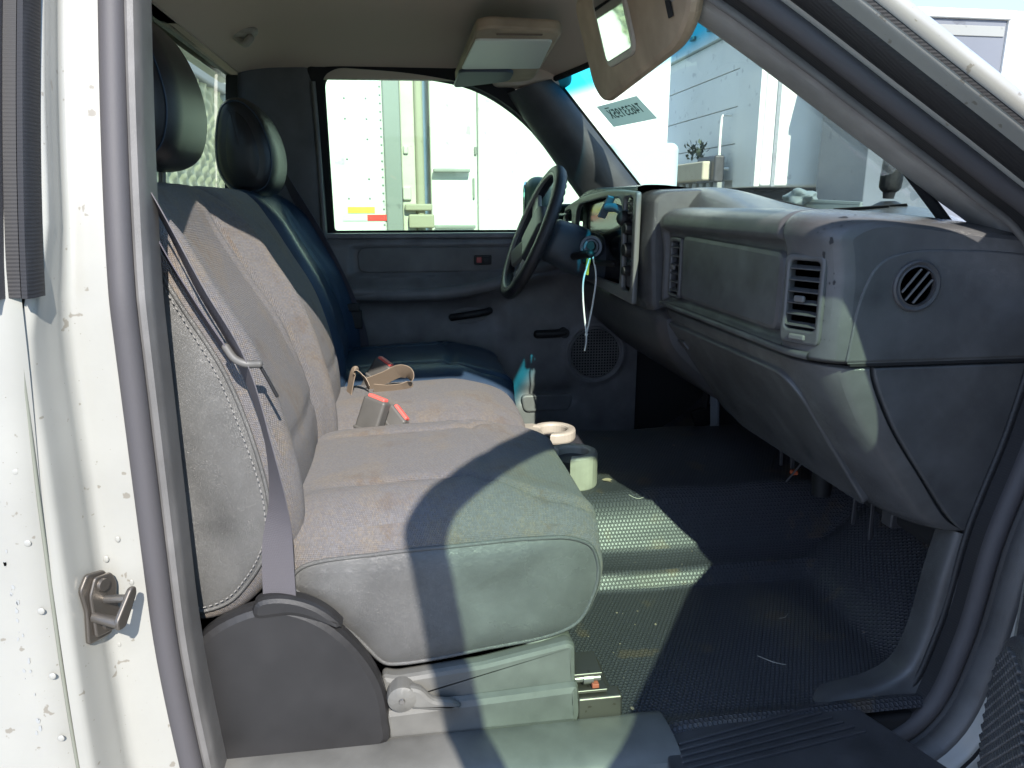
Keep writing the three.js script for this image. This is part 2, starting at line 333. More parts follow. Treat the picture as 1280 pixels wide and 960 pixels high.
{
  // rear wall below and beside the window
  part(cab, 'rear_wall', [box(-.56, -.02, -1.56, -.50, .74, .0, .01)], mBlack);
  const fr = (z0, z1, y0, y1, m, n) => part(cab, n, crease(rings([[z0, y0], [z1, y0], [z1, y1], [z0, y1]].map(([z, y]) => [V(rearX(y) + .012, y, z), V(rearX(y) - .03, y, z)]).concat([[V(rearX(y0) + .012, y0, z0), V(rearX(y0) - .03, y0, z0)]]), false), 20), m);
  fr(-1.43, -.14, .755, 1.157, mBlack, 'rear_window_seal');
  part(cab, 'rear_header', plate([[-1.60, 1.157], [0, 1.157], [0, 1.30], [-1.60, 1.30]], [rearX(1.157) + .012, 0, 0], [0, 0, 1], [0, 1, 0], .03, .001), mLiner);
  part(cab, 'rear_sill', box(-.56, .70, -1.58, -.455, .757, -.02, .012), mTrim);
  part(cab, 'rear_window', grid(4, 4, (u, v) => { const y = lerp(.755, 1.157, v); return V(rearX(y) - .02, y, lerp(-1.43, -.14, u)); }), mGlassG);
  // driver side rear corner, dark
  const cr = []; for (let k = 0; k <= 16; k++) { const y = lerp(.60, 1.20, k / 16), l = .08 * Math.pow(clamp((y - .68) / .5), 1.3); cr.push(smooth2([[rearX(y) + .012, -1.425], [-.435, -1.445], [-.40, -1.475], [-.33, -1.497], [-.262, -1.505], [-.246, -1.51], [-.236, -1.522], [-.232, -1.56]], 26).map(([x, z]) => V(x, y, z + l * .55))); }
  part(cab, 'corner_trim', rings(cr, false), mDashDk);
  const cr2 = []; for (let k = 0; k <= 8; k++) { const y = lerp(-.02, .60, k / 8); cr2.push([[-.50, -1.40], [-.40, -1.475], [-.33, -1.50], [-.20, -1.505], [-.20, -1.57]].map(([x, z]) => V(x, y, z))); }
  part(cab, 'lower_corner_trim', crease(rings(cr2, false), 40), mBlack);
  part(cab, 'trim_edge_highlight'.replace('_highlight', ''), tube([[-.238, .60, -1.512], [-.238, .85, -1.50], [-.238, 1.0, -1.485], [-.24, 1.15, -1.466]], .007, 30, 8), mTrim);  // lighter bead stands in for a highlight along the trim edge
}
// windshield shape: q across, b up
const wsX = (z, b) => { const q = (z - ZC) / .67; return lerp(.86, .47, b) + lerp(.28, .13, b) * (1 - q * q); };
const wsY = (z, b) => { const q = (z - ZC) / .67; return lerp(.74, 1.165, b) + .025 * b * (1 - q * q); };
const wsP = (z, b) => V(wsX(z, b), wsY(z, b), lerp(z, ZC + (z - ZC) * .94, b));
{
  // headliner: a shallow dome, ends at the rear window, side rails and windshield top
  const Z = (s) => lerp(-1.515, -.085, s);
  const liner = (u, v) => {
    const z = Z(u), zz = clamp(z, -1.46, -.14), top = wsP(zz, 1), x0 = rearX(1.157) + .013, x1 = top.x - .015, x = lerp(x0, x1, v), q = (z - ZC) / .715;
    const e = 1 - Math.pow(Math.abs(q), 5), f = 1 - Math.pow(Math.abs(2 * v - 1), 5), y0 = lerp(1.160, top.y + .004, v);
    return V(x, y0 + .085 * e * f * sm(0, 1, 1) + .012 * Math.sin(u * 9 + v * 4) * e * f * .25 - .02 * sm(.86, 1, Math.abs(q)) * 0, z);
  };
  part(cab, 'headliner', [grid(60, 50, liner), box(.29, 1.146, -1.53, .53, 1.21, -1.41, .02)], mLiner);
  const roof = (u, v) => { const p = liner(u, v); return V(lerp(-.52, p.x + .05, v), p.y + .045, lerp(-1.60, .0, u) ); };
  part(cab, 'roof_panel', [grid(30, 20, roof), box(-.54, 1.208, -1.66, .40, 1.26, -1.52, .01), box(-.54, 1.105, -.10, .30, 1.235, -.045, .015), plateX([[-1.6, 1.16], [0, 1.16], [0, 1.30], [-1.6, 1.30]], -.50, .03, .001)], mPaint);
  // windshield with its shade band, an outer body of its own glass
  const wpt = (u, b) => wsP(lerp(-1.47, -.13, u), b);
  part(cab, 'windshield', grid(40, 24, (u, v) => wpt(u, v * .84)), mGlassW);
  const g = grid(40, 14, (u, v) => wpt(u, .84 + .16 * v)), n = g.attributes.position.count, col = new Float32Array(n * 3);
  for (let j = 0; j <= 14; j++) for (let i = 0; i <= 40; i++) { const k = sm(0, .55, j / 14), o = (j * 41 + i) * 3; col[o] = lerp(.80, .03, k); col[o + 1] = lerp(.94, .52, k); col[o + 2] = lerp(.85, .72, k); }
  g.setAttribute('color', new THREE.BufferAttribute(col, 3));
  const mBand = mGlassW.clone(); mBand.color = lin(1, 1, 1); mBand.vertexColors = true;
  part(cab, 'windshield_shade_band', g, mBand);
  // black edge of the glass
  const edge = [...Array(25)].map((_, i) => wpt(0, i / 24)), top = [...Array(25)].map((_, i) => wpt(i / 24, 1)), e2 = [...Array(25)].map((_, i) => wpt(1, i / 24));
  part(cab, 'glass_seal', [tube(edge, .008, 40, 6), tube(top, .009, 40, 6), tube(e2, .008, 40, 6)], mGap);
  // driver side windshield pillar trim
  const dp = []; for (let k = 0; k <= 20; k++) { const b = k / 20, p = wpt(0, b); const w = lerp(.16, .115, b), z = p.z; dp.push(smooth2([[.004, .012], [-.02, .026], [-.07, .03], [-.12, .0], [-.16, -.05], [-.155, -.09]], 20).map(([a, dz]) => V(p.x + a * w / .14, p.y - .0 + a * .22, z + dz))); }
  part(cab, 'windshield_pillar_trim', rings(dp, false), mDashDk);
  part(cab, 'windshield_pillar', rings([...Array(13)].map((_, k) => { const b = k / 12, p = wpt(0, b); return [V(p.x + .012, p.y + .01, p.z - .002), V(p.x + .02, p.y + .01, p.z - .06), V(p.x - .07, p.y - .03, p.z - .14), V(p.x - .14, p.y - .04, p.z - .09)]; }), false), mPaint);
}
// passenger side windshield pillar and hinge pillar: one section carried down the edge of the opening
{
  const path = curve([[.02, 1.205, 0], [.22, 1.155, 0], [.43, 1.043, 0], [.65, .903, 0], [.80, .807, 0], [.876, .757, 0], [.922, .70, 0], [.935, .62, 0], [.915, .47, 0], [.872, .30, 0], [.845, .12, 0], [.80, .00, 0], [.70, -.05, 0], [.55, -.065, 0]]);
  const lean = (y) => -.05 * sm(.72, 1.2, y);
  const sect = (pts, n = 110, t0 = 0, t1 = 1) => {
    const out = [];
    for (let k = 0; k <= n; k++) { const t = lerp(t0, t1, k / n), p = path.getPointAt(t), d = path.getTangentAt(t), e = V(-d.y, d.x, 0); out.push(pts.map(([a, z]) => V(p.x + e.x * a, p.y + e.y * a, z + lean(p.y)))); }
    return rings(out, false);
  };
  const S = (pts, n = 14) => smooth2(pts, n);
  part(cab, 'windshield_pillar_trim', sect(S([[.05, -.155], [.012, -.135], [0, -.12], [-.001, -.10], [.003, -.078], [.010, -.070], [.02, -.069]]), 110, 0, .62), mPillar);
  const TB = .56;
  const two = (name, pts, mu, ml) => { part(cab, name, sect(pts, 80, 0, TB), mu); part(cab, name, sect(pts, 60, TB, 1), ml); };
  two('pillar_flange', [[.014, -.074], [.008, -.056]], mRubBlk, mRubBlk);
  two('pinch_trim', S([[.006, -.06], [.003, -.053], [.006, -.049], [.012, -.049], [.016, -.052]]), mTrim, mRubBlk);
  two('pillar_flange', [[.012, -.052], [.016, -.022]], mRubBlk, mRubBlk);
  two('weatherstrip', S([[.014, -.026], [.012, -.018], [.016, -.009], [.025, -.004], [.034, -.007], [.037, -.014]]), mRubber, mRubber);
  two('pillar_jamb', S([[.032, -.012], [.036, -.004], [.041, .002]]), mPaint, mRubBlk);
  two('door_seal', S([[.038, -.002], [.036, .008], [.040, .022], [.046, .031], [.052, .034]]), mRubBlk, mDash);
  two('pillar_jamb', S([[.049, .030], [.052, .038], [.058, .052], [.063, .056]]), mPaint, mPaint);
  two('pillar_flange', [[.061, .0555], [.069, .058]], mRubBlk, mRubBlk);
  two('windshield_pillar', S([[.066, .056], [.069, .064], [.076, .068], [.09, .060], [.10, .02], [.09, -.10]]), mPaint, mPaint);
  // hinge pillar body, cowl side and front wheelhouse wall
  part(cab, 'hinge_pillar', [box(.935, -.2, -.05, 1.0, .66, .058, .01), box(1.0, -.2, -.12, 1.25, .70, .05, .02)], mPaint);
}
// floor pan, firewall, sill
{
  part(cab, 'floor_pan', [box(-.56, -.06, -1.6, 1.3, -.014, -.02, .01), box(1.22, -.06, -1.6, 1.30, .74, -.02, .01)], mCarpet);
  part(cab, 'cowl_side_panel', box(.785, -.06, -1.66, 1.32, .78, -1.555, .01), mCarpet);
  part(cab, 'cowl_panel', [box(.98, .64, -1.55, 1.35, .70, -.08, .01)], mBlack);
  part(cab, 'rocker_panel', [box(-.42, -.30, -.02, 1.0, -.085, .09, .02)], mPaint);
  const carpetR = []; for (let k = 0; k <= 20; k++) { const x = lerp(-.30, .385, k / 20); carpetR.push(smooth2([[-.082, -.012], [-.078, .006], [-.06, .011], [-.03, .014], [.012, .010], [.035, -.004], [.045, -.03]], 14).map(([z, y]) => V(x, y, z + .075 * (x - .05) * .4))); }
  part(cab, 'sill_trim', rings(carpetR, false), mBaseGy);
}
// ribbed scuff plate on the sill
{
  const scuff = thing('scuff_plate', 'black ribbed plastic scuff plate on the door sill below the footwell', 'scuff plate');
  part(scuff, 'plate', [plate(roundPoly([[.338, -.13], [.375, .012], [.655, .052], [.70, .044], [.765, -.13]], .01), [0, -.006, 0], [1, 0, 0], [0, 0, -1], .012, .003).applyMatrix4(new THREE.Matrix4())], mDashDk);
  for (let k = 0; k < 6; k++) { const z = .012 + k * .0125, z2 = -.022 + k * .0125; part(scuff, 'rib', bar([.388 - k * .003, .0075, z], [.63 + k * .011, .0075, z2 - .014], .0055, .005, .0022), mDashDk); }
}

// kick panel trim running from the dashboard down into the sill
{
  const kick = thing('kick_panel', 'dark grey plastic kick panel curving from dashboard end down to the sill', 'trim panel');
  const c = curve([[.868, .288, 0], [.852, .20, 0], [.838, .10, 0], [.815, .038, 0], [.772, .012, 0], [.72, .001, 0], [.66, -.008, 0], [.58, -.024, 0]]), R_ = [];
  for (let k = 0; k <= 50; k++) { const p = c.getPointAt(k / 50), d = c.getTangentAt(k / 50), e = V(-d.y, d.x, 0); R_.push(smooth2([[.004, -.11], [-.002, -.085], [-.004, -.066], [.0, -.058], [.012, -.052], [.030, -.043], [.043, -.036], [.049, -.036], [.052, -.042], [.053, -.06]], 30).map(([a, z]) => V(p.x + e.x * a, p.y + e.y * a, z + .05 * sm(.75, 1, k / 50)))); }
  part(kick, 'panel', rings(R_, false), mDash);
}

// ---------------------------------------------------------------- rubber floor mat
{
  const y = (x, z) => {
    const foot = .0, e = .045;
    const ridge = .035 * sm(-.455, -.485, z) * (1 - .0 * x);
    const hump = .125 * sm(-.50, -.64, z) + .02 * sm(-.7, -.95, z), drop = -.16 * sm(-1.03, -1.15, z);
    const toe = .62 * Math.max(0, x - .845 - .0) * sm(.83, .90, x) + .25 * Math.max(0, x - .98);
    const lip = .016 * gs(z + .035, .02) * sm(.34, .42, x);
    const tun = ridge + hump + drop;
    return -.006 + Math.max(toe, tun) + .25 * Math.min(toe, tun) * 0 + lip + .004 * Math.sin(x * 23 + z * 9) * Math.sin(z * 17) * .5 - e * 0 + .012 * gs(z + .545, .02) * -1;
  };
  const m = thing('floor_mat', 'black rubber floor mat with raised hexagon pattern and dried mud stains', 'floor mat');
  const bits = []; for (let k = 0; k < 60; k++) { const x = rr1(.32, .98), z = rr1(-.95, -.05), r = rr1(.0005, .0016) * (k % 12 ? 1 : 1.9); bits.push(new THREE.IcosahedronGeometry(r, 0).scale(rr1(.6, 2.2), .5, rr1(.6, 1.6)).rotateY(rr1(0, 6)).translate(x, y(x, z) + r * .4, z)); }
  part(m, 'grit', bits, mat([.26, .21, .16], .9)).userData.kind = 'stuff';
  const hairs = []; for (const [x, z, a, l] of [[.62, -.20, .7, .05], [.72, -.31, -.5, .03], [.50, -.62, .2, .035], [.78, -.12, 1.2, .02]]) hairs.push(tube([0, .3, .6, 1].map((t) => { const X = x + Math.cos(a) * l * t, Z = z + Math.sin(a) * l * t + .006 * Math.sin(t * 3); return [X, y(X, Z) + .0015, Z]; }), .0006, 16, 5));
  part(m, 'thread', hairs, mat([.5, .46, .4], .9)).userData.kind = 'stuff';
  part(m, 'mat', grid(150, 220, (u, v) => { const x = lerp(-.48, 1.2, u), z = lerp(-1.5, -.018 - .04 * sm(.36, .30, x), v); return V(x, y(x, z), z); }), mMat);
}

// ---------------------------------------------------------------- seats
const backOutline = [[-.312, .765], [-.268, .685], [-.219, .594], [-.185, .477], [-.172, .385], [-.178, .325], [-.208, .258], [-.25, .212], [-.315, .196], [-.37, .22], [-.395, .32], [-.425, .55], [-.44, .74], [-.435, .80], [-.405, .832], [-.362, .828], [-.334, .803]];
const cushOutline = [[-.166, .300], [-.04, .316], [.06, .320], [.18, .324], [.245, .318], [.284, .296], [.299, .255], [.291, .20], [.258, .148], [.10, .118], [-.03, .106], [-.055, .112], [-.10, .165], [-.16, .225], [-.19, .265]];
const front = (N) => clamp((N[0] + .15) / .5);
function seatBack(t, z0, z1, mats, near, wide) {
  const b = pad({
    outline: backOutline, z0, z1, edge: near ? .030 : .016, round: near ? .05 : .035, bulge: near ? .012 : .006, nz: 90, N: 170,
    h: (P, N, q) => { const a = Math.abs(q), m = front(N) * sm(.22, .34, P[1]) * sm(.84, .74, P[1]), gy = .60 - .06 * sm(.5, .75, P[1]); return m * (wide ? (q > 0 ? .018 : .034) * gs(a - .84, .16) - .009 * gs(a - gy, .03) - .012 * sm(.45, .6, P[1]) * sm(gy, gy - .10, a) + .006 * gs(a, .4) * sm(.6, .4, P[1]) : .018 * (1 - a * a)) - m * .004 * gs(P[1] - .44, .012) * (a < gy ? 1 : 0); },
    zs: (P) => 1 - .10 * sm(.60, .83, P[1]) - .05 * sm(.33, .20, P[1]),
  });
  part(t, 'backrest_cover', b.ribbon, mats[0]);
  part(t, 'side_bolster', b.cap1, mats[1]);
  part(t, 'side_bolster', b.cap0, mats[1]);
  if (near) {
    const s = b.seam(1), l = s.map((p) => p.clone().setZ(p.z + .001));
    part(t, 'piping', tube(l.filter((_, i) => i % 2 === 0), .0032, 200, 6, true), mats[1]);
    const st = []; const cc = curve(l.map((p) => { const c = V(-.31, .5, p.z); return p.clone().add(c.sub(p).setLength(.009)).add(V(0, 0, .007)); }), true);
    for (let k = 0; k < 150; k++) { const a = cc.getPointAt(k / 150), e = cc.getPointAt((k + .55) / 150 % 1); st.push(bar(a.toArray(), e.toArray(), .0016, .0014, .0005)); }
    part(t, 'stitching', st, mStitch).userData.kind = 'stuff';
  }
  return b;
}
function seatCushion(t, z0, z1, mats, near, wide, dx = 0) {
  const b = pad({
    outline: cushOutline.map(([x, y]) => [x + dx, y]), z0, z1, edge: .014, round: .04, bulge: near ? .014 : .006, nz: 90, N: 170,
    h: (P, N, q) => { const a = Math.abs(q), m = sm(.25, .95, N[1]), f = sm(-.2, 0, P[0]); const gx = .52 + .26 * sm(.08, .22, P[0]); return m * (.058 * (1 - .55 * sm(.10, .27, P[0])) * Math.pow(clamp(1 - Math.pow(a, 3.2)), .8)) + m * (wide ? .012 * gs(a - .74, .18) - .009 * gs(a - gx, .035) * f - .007 * gs(P[0] - .14 + .05 * a * a, .012) * (a < .72 ? 1 : 0) : 0); },
    zs: (P) => 1 - .03 * sm(.18, .31, P[0]),
  });
  part(t, 'cushion_cover', b.ribbon, mats[0]);
  part(t, 'cushion_side', b.cap1, mats[1]);
  part(t, 'cushion_side', b.cap0, mats[1]);
  if (near) part(t, 'piping', tube(b.seam(1).filter((_, i) => i % 2 === 0), .0034, 200, 6, true), mats[1]);
  return b;
}
function headrest(t, zc, w, dx, dy) {
  const o = [[-.325, .875], [-.306, .93], [-.314, 1.00], [-.345, 1.062], [-.385, 1.088], [-.425, 1.075], [-.447, 1.0], [-.445, .91], [-.415, .868], [-.36, .858]].map(([x, y]) => [x + dx, y + dy]);
  const b = pad({ outline: o, z0: zc - w / 2, z1: zc + w / 2, edge: .034, round: .062, bulge: .014, capPow: 2.6, nz: 50, N: 90, zs: (P) => 1 - .10 * sm(.98 + dy, 1.09 + dy, P[1]), h: (P, N, q) => .006 * (1 - q * q) });
  const h = part(t, 'headrest', [b.ribbon, b.cap0, b.cap1], mHeadrest);
  const c = (q) => { const l = []; for (let i = 0; i < b.N; i += 2) l.push(b.at(i, q).addScaledVector(V(b.Nn[i][0], b.Nn[i][1], 0), .0006)); return l; };
  part(h, 'seam', [tube(c(.93), .0016, 120, 5, true), tube(c(.07), .0016, 120, 5, true)], mVinylDk);
  for (const s of [-1, 1]) part(h, 'headrest_post', cyl([-.385 + dx, .78, zc + s * .055], [-.372 + dx, .90 + dy, zc + s * .055], .006), mSteelDk);
}
const ps = thing('reclining_seat_unit', 'passenger seat with grey woven cloth face, light grey vinyl sides and black headrest', 'car seat');
seatCushion(ps, -.59, -.088, [mFabric, mVinyl], true, true);
seatBack(ps, -.585, -.088, [mFabric, mVinyl], true, true);
headrest(ps, -.41, .26, -.022, 0);
{ // plastic shields and lever on the seat's outboard side
  part(ps, 'side_shield', plateZ(smooth2([[-.318, .02], [-.312, .185], [-.295, .215], [-.25, .243], [-.20, .254], [-.158, .244], [-.115, .215], [-.075, .165], [-.05, .11], [-.042, .05], [-.045, .008], [-.16, .002], [-.26, .0]], 60, true), -.083, .035, .012), mShieldShade);
  part(ps, 'shield_cap', plateZ(smooth2([[-.222, .238], [-.218, .262], [-.19, .268], [-.15, .258], [-.118, .236], [-.10, .212], [-.13, .222], [-.17, .236]], 40, true), -.075, .03, .008), mShieldShade);
  part(ps, 'base_cover', [plateZ(roundPoly([[-.06, .055], [-.05, .112], [-.03, .106], [.10, .117], [.235, .142], [.246, .135], [.248, .066]], .008), -.10, .03, .008), plateZ(roundPoly([[-.05, .006], [-.055, .062], [.25, .074], [.254, .02], [.25, .004]], .01), -.10, .043, .012), box(.17, .0, -.56, .245, .14, -.09, .01)], mBaseGy);
  const lv = part(ps, 'recline_lever', [lathe([[.0, .012], [.016, .012], [.021, .009], [.023, 0], [.023, -.016]], [-.022, .084, -.058], [0, 0, 1])], mBaseGy);
  part(lv, 'handle', plateZ(smooth2([[-.012, .102], [.006, .098], [.025, .078], [.055, .070], [.066, .060], [.052, .056], [.01, .062], [-.01, .068]], 40, true), -.066, .017, .006), mBaseGy);
  part(lv, 'screw', lathe([[0, .003], [.004, .002], [.005, 0]], [-.022, .084, -.045], [0, 0, 1], 12), mSteel);
  const tr = part(ps, 'seat_track', [box(.20, .075, -.135, .292, .081, -.075, .002), box(.20, .048, -.13, .30, .054, -.07, .002), box(.25, -.004, -.09, .322, .045, -.062, .004), box(.20, -.004, -.19, .315, .03, -.088, .004)], mSteelDk);
  part(tr, 'roller', [cyl([.235, .066, -.085], [.29, .066, -.085], .006), cyl([.262, .066, -.085], [.278, .066, -.085], .0095)], mSteel);
  part(tr, 'stop_tab', box(.275, .055, -.085, .286, .062, -.072, .001), mat([.35, .09, .05], .6));
}
const cs = thing('reclining_seat_unit', 'narrow centre seat section in brown grey cloth between the two outer seats', 'car seat');
seatCushion(cs, -.972, -.60, [mFabric, mFabric], false, false, -.028);
seatBack(cs, -.975, -.597, [mFabric, mFabric], false, false);
part(cs, 'seat_frame', box(-.2, 0, -.95, .2, .11, -.62, .01), mBlack);
const ds = thing('reclining_seat_unit', 'driver seat in blue black vinyl, its blue raised for reflected light, with black headrest', 'car seat');
seatCushion(ds, -1.48, -.985, [mVinylDk, mVinylDk], false, true);
seatBack(ds, -1.475, -.985, [mVinylDk, mVinylDk], false, true);
headrest(ds, -1.185, .26, .0, -.035);
part(ds, 'seat_frame', box(-.2, 0, -1.46, .2, .11, -1.0, .01), mBlack);

// ---------------------------------------------------------------- seat belts and buckles
{
  const b = thing('passenger_seat_belt', 'lavender grey seat belt hanging down the side of the cloth passenger seat', 'seat belt');
  part(b, 'webbing', [strap([[-.335, .875, -.075], [-.292, .79, -.066], [-.252, .695, -.06], [-.212, .61, -.056], [-.186, .50, -.058], [-.178, .40, -.058], [-.184, .33, -.058], [-.187, .25, -.060]], [[.35, .25, 1], [.35, .2, 1], [.45, .2, 1], [.5, .2, 1], [.4, 0, 1], [.6, 0, .7], [1, 0, .3], [1, 0, .1]], .046, .0014)], mBelt);
  part(b, 'webbing', strap([[-.335, .84, -.085], [-.30, .75, -.078], [-.262, .672, -.072], [-.222, .60, -.066]], [[.3, .2, 1], [.3, .2, 1], [.35, .2, 1], [.4, .2, 1]], .044, .0014), mBeltDk);
  const g = part(b, 'belt_guide', capTube([[-.226, .622, -.052], [-.214, .608, -.043], [-.200, .602, -.040], [-.186, .600, -.046]], .0052), mGreyHard);
  part(g, 'strap_end', capTube([[-.186, .598, -.05], [-.176, .575, -.052], [-.168, .555, -.054]], .0022), mBlack);
  const d = thing('driver_seat_belt', 'dark violet grey seat belt hanging along the driver side corner trim', 'seat belt');
  part(d, 'webbing', strap([[-.33, .88, -1.40], [-.31, .835, -1.405], [-.24, .69, -1.42], [-.165, .50, -1.43], [-.14, .40, -1.44], [-.13, .30, -1.45]], [[.5, .2, 1], [.6, .2, .8], [.8, .2, .5], [.9, .2, .3], [1, 0, .2], [1, 0, .2]], .046, .0014), mBeltDk);
  part(d, 'latch_plate', [box(-.185, .475, -1.425, -.135, .50, -1.405, .004), box(-.165, .42, -1.43, -.128, .478, -1.412, .004)], mBlack);
  function buckle(label, p, dir, m, len = .085) {
    const t = thing('belt_buckle', label, 'buckle', 'belt buckles between the seats');
    const g = new THREE.Group();
    const body = part(t, 'body', new RoundedBoxGeometry(.044, len, .022, 3, .005).translate(0, -len / 2, 0), m);
    part(t, 'release_button', new RoundedBoxGeometry(.034, .007, .014, 2, .0028).translate(0, .0012, 0), mRed);
    part(t, 'collar', new RoundedBoxGeometry(.047, .006, .025, 2, .0025).translate(0, -len * .55, 0), m);
    t.position.set(...p); t.quaternion.setFromUnitVectors(V(0, 1, 0), V(...dir).normalize());
    t.rotateY(R(-35)); t.scale.setScalar(1.25);
    return t;
  }
  buckle('grey belt buckle with red button standing beside the passenger seat cushion', [-.058, .410, -.575], [.35, 1, -.12], mGreyHard, .10);
  buckle('grey belt buckle with red button lying by the driver cushion', [-.05, .405, -.965], [.55, 1, .12], mGreyHard, .075);
  buckle('small red buckle button peeking out at the passenger cushion edge', [-.012, .372, -.595], [.8, .7, 0], mGreyHard, .05);
  const l = thing('lap_belt', 'brown centre lap belt looped over on the middle seat', 'seat belt');
  part(l, 'webbing', [strap([[-.135, .36, -.79], [-.115, .425, -.79], [-.098, .41, -.785], [-.085, .385, -.775]], [[.3, 0, 1], [.3, 0, 1], [.3, 0, 1], [.3, .0, 1]], .046, .0014),
    strap([[-.09, .388, -.80], [-.05, .402, -.80], [-.012, .418, -.795], [.008, .412, -.79], [.012, .392, -.785], [-.006, .379, -.78], [-.045, .376, -.775], [-.075, .379, -.775]], [[.1, .9, .6], [.1, .9, .6], [.1, .9, .6], [.1, .9, .6], [.1, .9, .6], [.1, .9, .6], [.1, .9, .6], [.1, .9, .6]], .042, .0014)], mBeltBr);
}

// ---------------------------------------------------------------- cup holder console in front of the centre seat
{
  const c = thing('cup_holder', 'beige plastic double cup holder console sticking out in front of centre seat', 'cup holder');
  const arc = (cx, cz, r, a0, a1, n = 22) => Array.from({ length: n + 1 }, (_, i) => { const a = lerp(a0, a1, i / n); return [cz + r * Math.sin(a), cx + r * Math.cos(a)]; });
  const cup = (cx, cz, y, h) => { const o = arc(cx, cz, .058, -2.6, 1.9), q = arc(cx, cz, .036, 1.9, -2.6); return plateY(o.concat(q), y - h, h, .006); };
  part(c, 'holder_ring', cup(.385, -.70, .235, .085), mBeigeHard);
  part(c, 'holder_ring', cup(.375, -.885, .235, .03), mBeigeHard);
  part(c, 'tray', [plateY(roundPoly([[-.955, .27], [-.62, .27], [-.63, .345], [-.95, .345]], .02), .20, .03, .006), plateY(circ(-.70, .385, .04), .135, .02, .003)], mBeigeHard);
  part(c, 'cup_well', cyl([.385, .14, -.70], [.385, .215, -.70], .033, .036), mDashDk);
  part(c, 'bracket', [box(.24, .08, -.90, .33, .20, -.66, .01)], mBaseGy);
  const l = thing('dry_leaf', 'dry tan leaf lying on the rubber mat beside the cup holder', 'leaf', 'dry leaves on the mat');
  const leaf = (x, z, a, y) => grid(6, 4, (u, v) => { const w = .011 * Math.sin(Math.PI * u) * (v - .5) * 2, s = (u - .5) * .05; return V(x + s * Math.cos(a) - w * Math.sin(a), y + .006 * Math.sin(u * 4) + .004 * Math.abs(v - .5), z + s * Math.sin(a) + w * Math.cos(a)); });
  part(l, 'blade', leaf(.475, -.70, .3, .148), mBeige);
  const l2 = thing('dry_leaf', 'curled tan leaf lying on the rubber mat close to the cup holder rim', 'leaf', 'dry leaves on the mat');
  part(l2, 'blade', leaf(.478, -.655, -.2, .14), mBeige);
}

